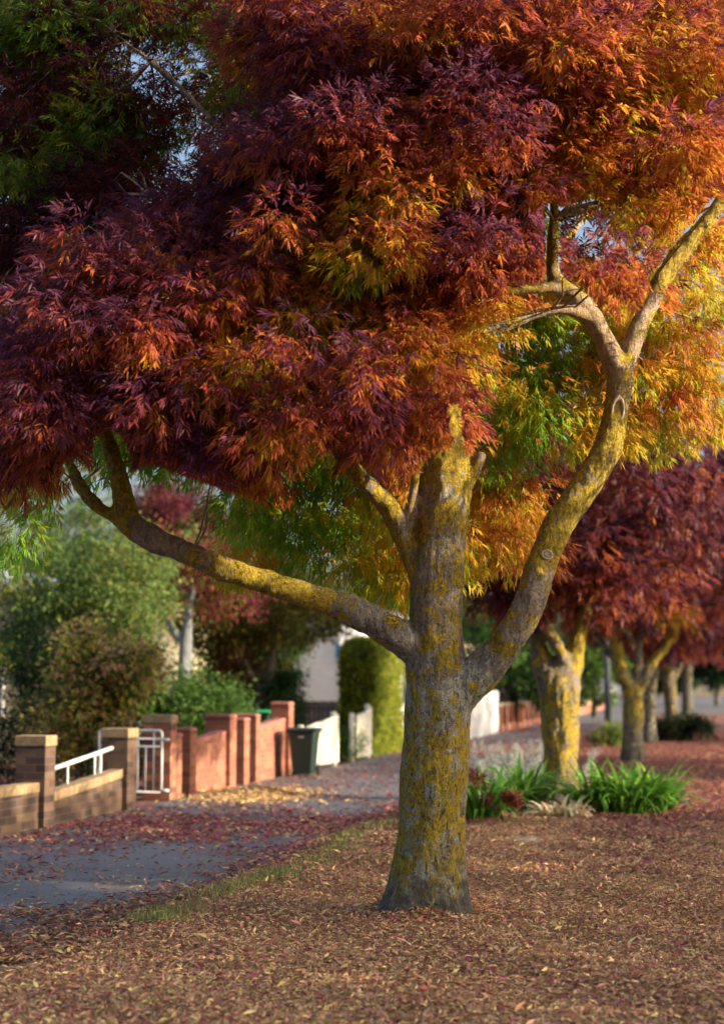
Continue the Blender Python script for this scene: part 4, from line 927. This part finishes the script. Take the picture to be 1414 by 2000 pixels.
# behind / far
cloud('dark_tree', 'dense dark green tree between the big trunk and the forked ash', 'tree', P(990, 52), [(0, 0, 2.6, 2.2, 2, 1.8, 7000), (1.3, 0, 1.8, 1.2, 1.5, 1.2, 2600)], DKG + GR, .16, .45, [[(0, 0, 0, .15), (0, 0, 2.4, .08)]])
cloud('green_tree', 'bright green bushy tree above the timber pickets', 'tree', P(1160, 72), [(0, 0, 3.2, 1.8, 2, 2.6, 5200)], GR + [(.12, .22, .03)], .2, .5, [[(0, 0, 0, .15), (0, 0, 2.4, .08)]])
for i, (px, S, h_, lb, cols) in enumerate([(1270, 120, 6.5, 'dark tree left of the cross road opening', DKG), (1400, 110, 8, 'dark tree closing the right edge of the street', DKG), (400, 64, 11, 'tall green tree far behind the burgundy garden tree', GR), (60, 46, 12, 'tall olive tree behind the cream house', OL), (330, 50, 7, 'leafy mid green tree behind the white trunked tree', GR), (560, 58, 7, 'olive green tree rising behind the weatherboard house roof', OL), (760, 66, 7.5, 'green tree beyond the hedge', GR), (1300, 185, 7, 'dark green tree in front of the distant houses', DKG), (1215, 150, 9, 'small green tree beside the cross road', GR), (900, 95, 9, 'far green tree beyond the white pickets', GR), (1330, 240, 12, 'pale green tree behind the distant houses', LG)]):
    b = P(px, S); s = S / 40
    cloud('green_tree', lb, 'tree', b, [(0, 0, h_ * .55, h_ * .42, h_ * .3, h_ * .36, 4200), (h_ * .3, 0, h_ * .4, h_ * .3, h_ * .25, h_ * .25, 1800)], cols, .15 * s, .5, [[(0, 0, 0, .2), (0, 0, h_ * .5, .1)]], clump=.5)
wood = empty('far_trees', sl(260, 0), -ANG, kind='stuff', label='hazy green belt of far trees closing the street', cat='trees')
n = 24000; pp = np.stack([rng.uniform(-120, 90, n), rng.uniform(0, 18, n), np.zeros(n)], -1)
hh = 8 + 3 * np.sin(pp[:, 0] * .21) + 2 * np.sin(pp[:, 0] * .57 + 1)
pp[:, 2] = rng.random(n) ** .8 * hh
leaf_mesh('foliage', pp, rng.normal(size=(n, 3)), rng.normal(size=(n, 3)), np.full(n, 1.5), np.full(n, .9), np.array(GR + OL)[rng.integers(0, 7, n)], M_garden, wood)

# ================================================================== VERGE PLANTS
def strappy(name, label, base, n, ln, wd, cols, cat, spread=1.0, group=None, part='leaves', lie=0.0):
    e = empty(name, base, label=label, cat=cat, group=group); V = []; Fc = []; Cl = []
    cols = np.array(cols)
    for i in range(n):
        a = rng.random() * 2 * math.pi; L = ln * rng.uniform(.55, 1.1); w_ = wd * rng.uniform(.7, 1.2)
        el = rng.uniform(.85, 1.5) - lie; r0 = rng.random() ** .6 * .16 * spread; a2 = a + rng.normal() * .5
        p = Vector((math.cos(a) * r0, math.sin(a) * r0, 0)); seg = 8; dh = Vector((math.cos(a2), math.sin(a2), 0)); sd_ = Vector((-math.sin(a2), math.cos(a2), 0))
        bend = rng.uniform(.04, .17); c = cols[rng.integers(len(cols))] * rng.uniform(.7, 1.35); k0 = len(V)
        for j in range(seg + 1):
            t = j / seg; ww = w_ * (.65 + .5 * math.sin(math.pi * min(1, t * .9 + .1))) * (1 - t ** 4) + .0005
            up_ = Vector((0, 0, 1)) * .25 * ww
            V += [tuple(p - sd_ * ww / 2 + up_), tuple(p), tuple(p + sd_ * ww / 2 + up_)]
            Cl += [c * (1 + .25 * t)] * 3
            ang = el - bend * j * (1 + t); p = p + (dh * math.cos(ang) + Vector((0, 0, 1)) * math.sin(ang)) * (L / seg)
            if p.z < .015: p.z = .015
        for j in range(seg):
            k = k0 + j * 3; Fc += [(k, k + 1, k + 4, k + 3), (k + 1, k + 2, k + 5, k + 4)]
    me = bpy.data.meshes.new(part); me.from_pydata(V, [], Fc); me.update()
    ca = me.color_attributes.new('col', 'FLOAT_COLOR', 'POINT'); arr = np.ones((len(V), 4), np.float32); arr[:, :3] = np.array(Cl); ca.data.foreach_set('color', arr.ravel())
    link(part, me, M_strap, e, True); return e
AG = [(.07, .21, .02), (.10, .28, .025), (.18, .37, .04), (.05, .14, .02)]
GA = 'strappy green plants around the forked ash'
def zb(p): return Vector((p.x, p.y, float(groundz(p.x, p.y))))
strappy('agapanthus', 'strappy green plant nearest the big trunk, with rusty red leaves in it', zb(ground(945, 1604)), 120, .80, .05, AG, 'plant', 1.3, GA)
strappy('agapanthus', 'strappy green plant touching the left side of the forked ash', zb(ground(1020, 1585)), 110, .80, .05, AG, 'plant', 1.3, GA)
strappy('agapanthus', 'strappy green plant just right of the forked ash trunk', zb(ground(1165, 1590)), 110, .80, .05, AG, 'plant', 1.3, GA)
strappy('agapanthus', 'largest strappy green plant in the middle of the right clump', zb(ground(1225, 1592)), 150, .86, .052, AG, 'plant', 1.5, GA)
strappy('agapanthus', 'strappy green plant at the far right end of the clump', zb(ground(1280, 1590)), 100, .72, .048, AG, 'plant', 1.3, GA)
strappy('withered_plant', 'straw coloured withered leaves slumped at the foot of the forked ash', zb(ground(1095, 1600)), 90, .34, .05, [(.66, .57, .36), (.74, .66, .46), (.56, .45, .26)], 'dead plant', 1.8, lie=.3)
strappy('agapanthus', 'small strappy green tuft above the withered straw coloured leaves', zb(ground(1112, 1585)), 22, .4, .035, AG, 'plant', .8, GA)
cloud('red_shrub', 'small shrub with rusty red leaves mixed into the left strappy plants', 'shrub', zb(ground(985, 1612)), [(-.05, 0, .30, .22, .15, .06, 170), (-.35, 0, .50, .14, .12, .05, 90), (.12, 0, .26, .16, .15, .05, 90)], [(.30, .07, .04), (.22, .05, .035), (.36, .13, .07)], .055, .4, [[(0, 0, 0, .012), (-.1, 0, .3, .008)], [(0, 0, 0, .012), (-.3, 0, .4, .008)]], clump=.14)
def spikes(label, base):
    e = empty('silver_shrub', base, label=label, cat='shrub'); n = 4200
    st = rng.integers(0, 46, n); sx = rng.normal(size=46) * .33; sy = rng.normal(size=46) * .3; sh = rng.uniform(.25, .7, 46)
    t = rng.random(n); p = np.stack([sx[st] * (1 + .3 * t), sy[st] * (1 + .3 * t), sh[st] * t], -1) + rng.normal(size=(n, 3)) * .028
    p[:, 2] = np.abs(p[:, 2])
    leaf_mesh('foliage', p, rng.normal(size=(n, 3)) * .6 + np.array([0, 0, 1.]), rng.normal(size=(n, 3)), np.full(n, .06), np.full(n, .018), np.array([(.33, .37, .35), (.42, .45, .43), (.24, .29, .27)])[rng.integers(0, 3, n)], M_leaf, e)
spikes('silver grey spiky shrub on the verge behind the left strappy plants', zb(ground(985, 1535)))
spikes('second silver grey shrub touching the forked ash trunk on its left', zb(ground(1042, 1530)))
cloud('low_shrub', 'low pale green shrub on the verge left of the slimmer ash', 'shrub', zb(ground(1188, 1462)), [(0, 0, .28, .45, .4, .22, 1500)], LG, .08, .4, [[(0, 0, 0, .03), (0, 0, .3, .02)]])
cloud('low_shrub', 'long dark low shrub behind the grey trunk at the right edge', 'shrub', zb(ground(1330, 1450)), [(0, 0, .35, .9, .5, .3, 2600), (-.5, 0, .3, .5, .5, .25, 900)], DKG + [(.06, .05, .03)], .1, .4, [[(0, 0, 0, .03), (0, 0, .3, .02)]])
# low earth mounds under the litter
for k, (px, py, w_, h_, lb) in enumerate([(1035, 1646, .55, .05, 'low sandy mound on the verge in front of the withered plant')]):
    b = zb(ground(px, py)); m = MB(); R_ = 9; A_ = 26
    m.v.append((0, 0, h_))
    for i in range(1, R_ + 1):
        for j in range(A_):
            a = 2 * math.pi * j / A_; rr = i / R_; q = 1 + .12 * math.sin(3 * a + 1)
            m.v.append((math.cos(a) * w_ * rr * q, math.sin(a) * w_ * 1.1 * rr * q, h_ * (.5 + .5 * math.cos(math.pi * rr)) - .012 + .008 * mnoise.noise(Vector((i * .9, j * .7, 0)))))
    for j in range(A_): m.f.append((0, 1 + j, 1 + (j + 1) % A_))
    for i in range(R_ - 1):
        for j in range(A_): q = 1 + i * A_; m.f.append((q + j, q + A_ + j, q + A_ + (j + 1) % A_, q + (j + 1) % A_))
    o = m.build('earth_mound', plain('dry_earth', (.34, .25, .16), .95, .35, 20), None, smooth=True); o.location = b; tag(o, lb, 'earth mound')
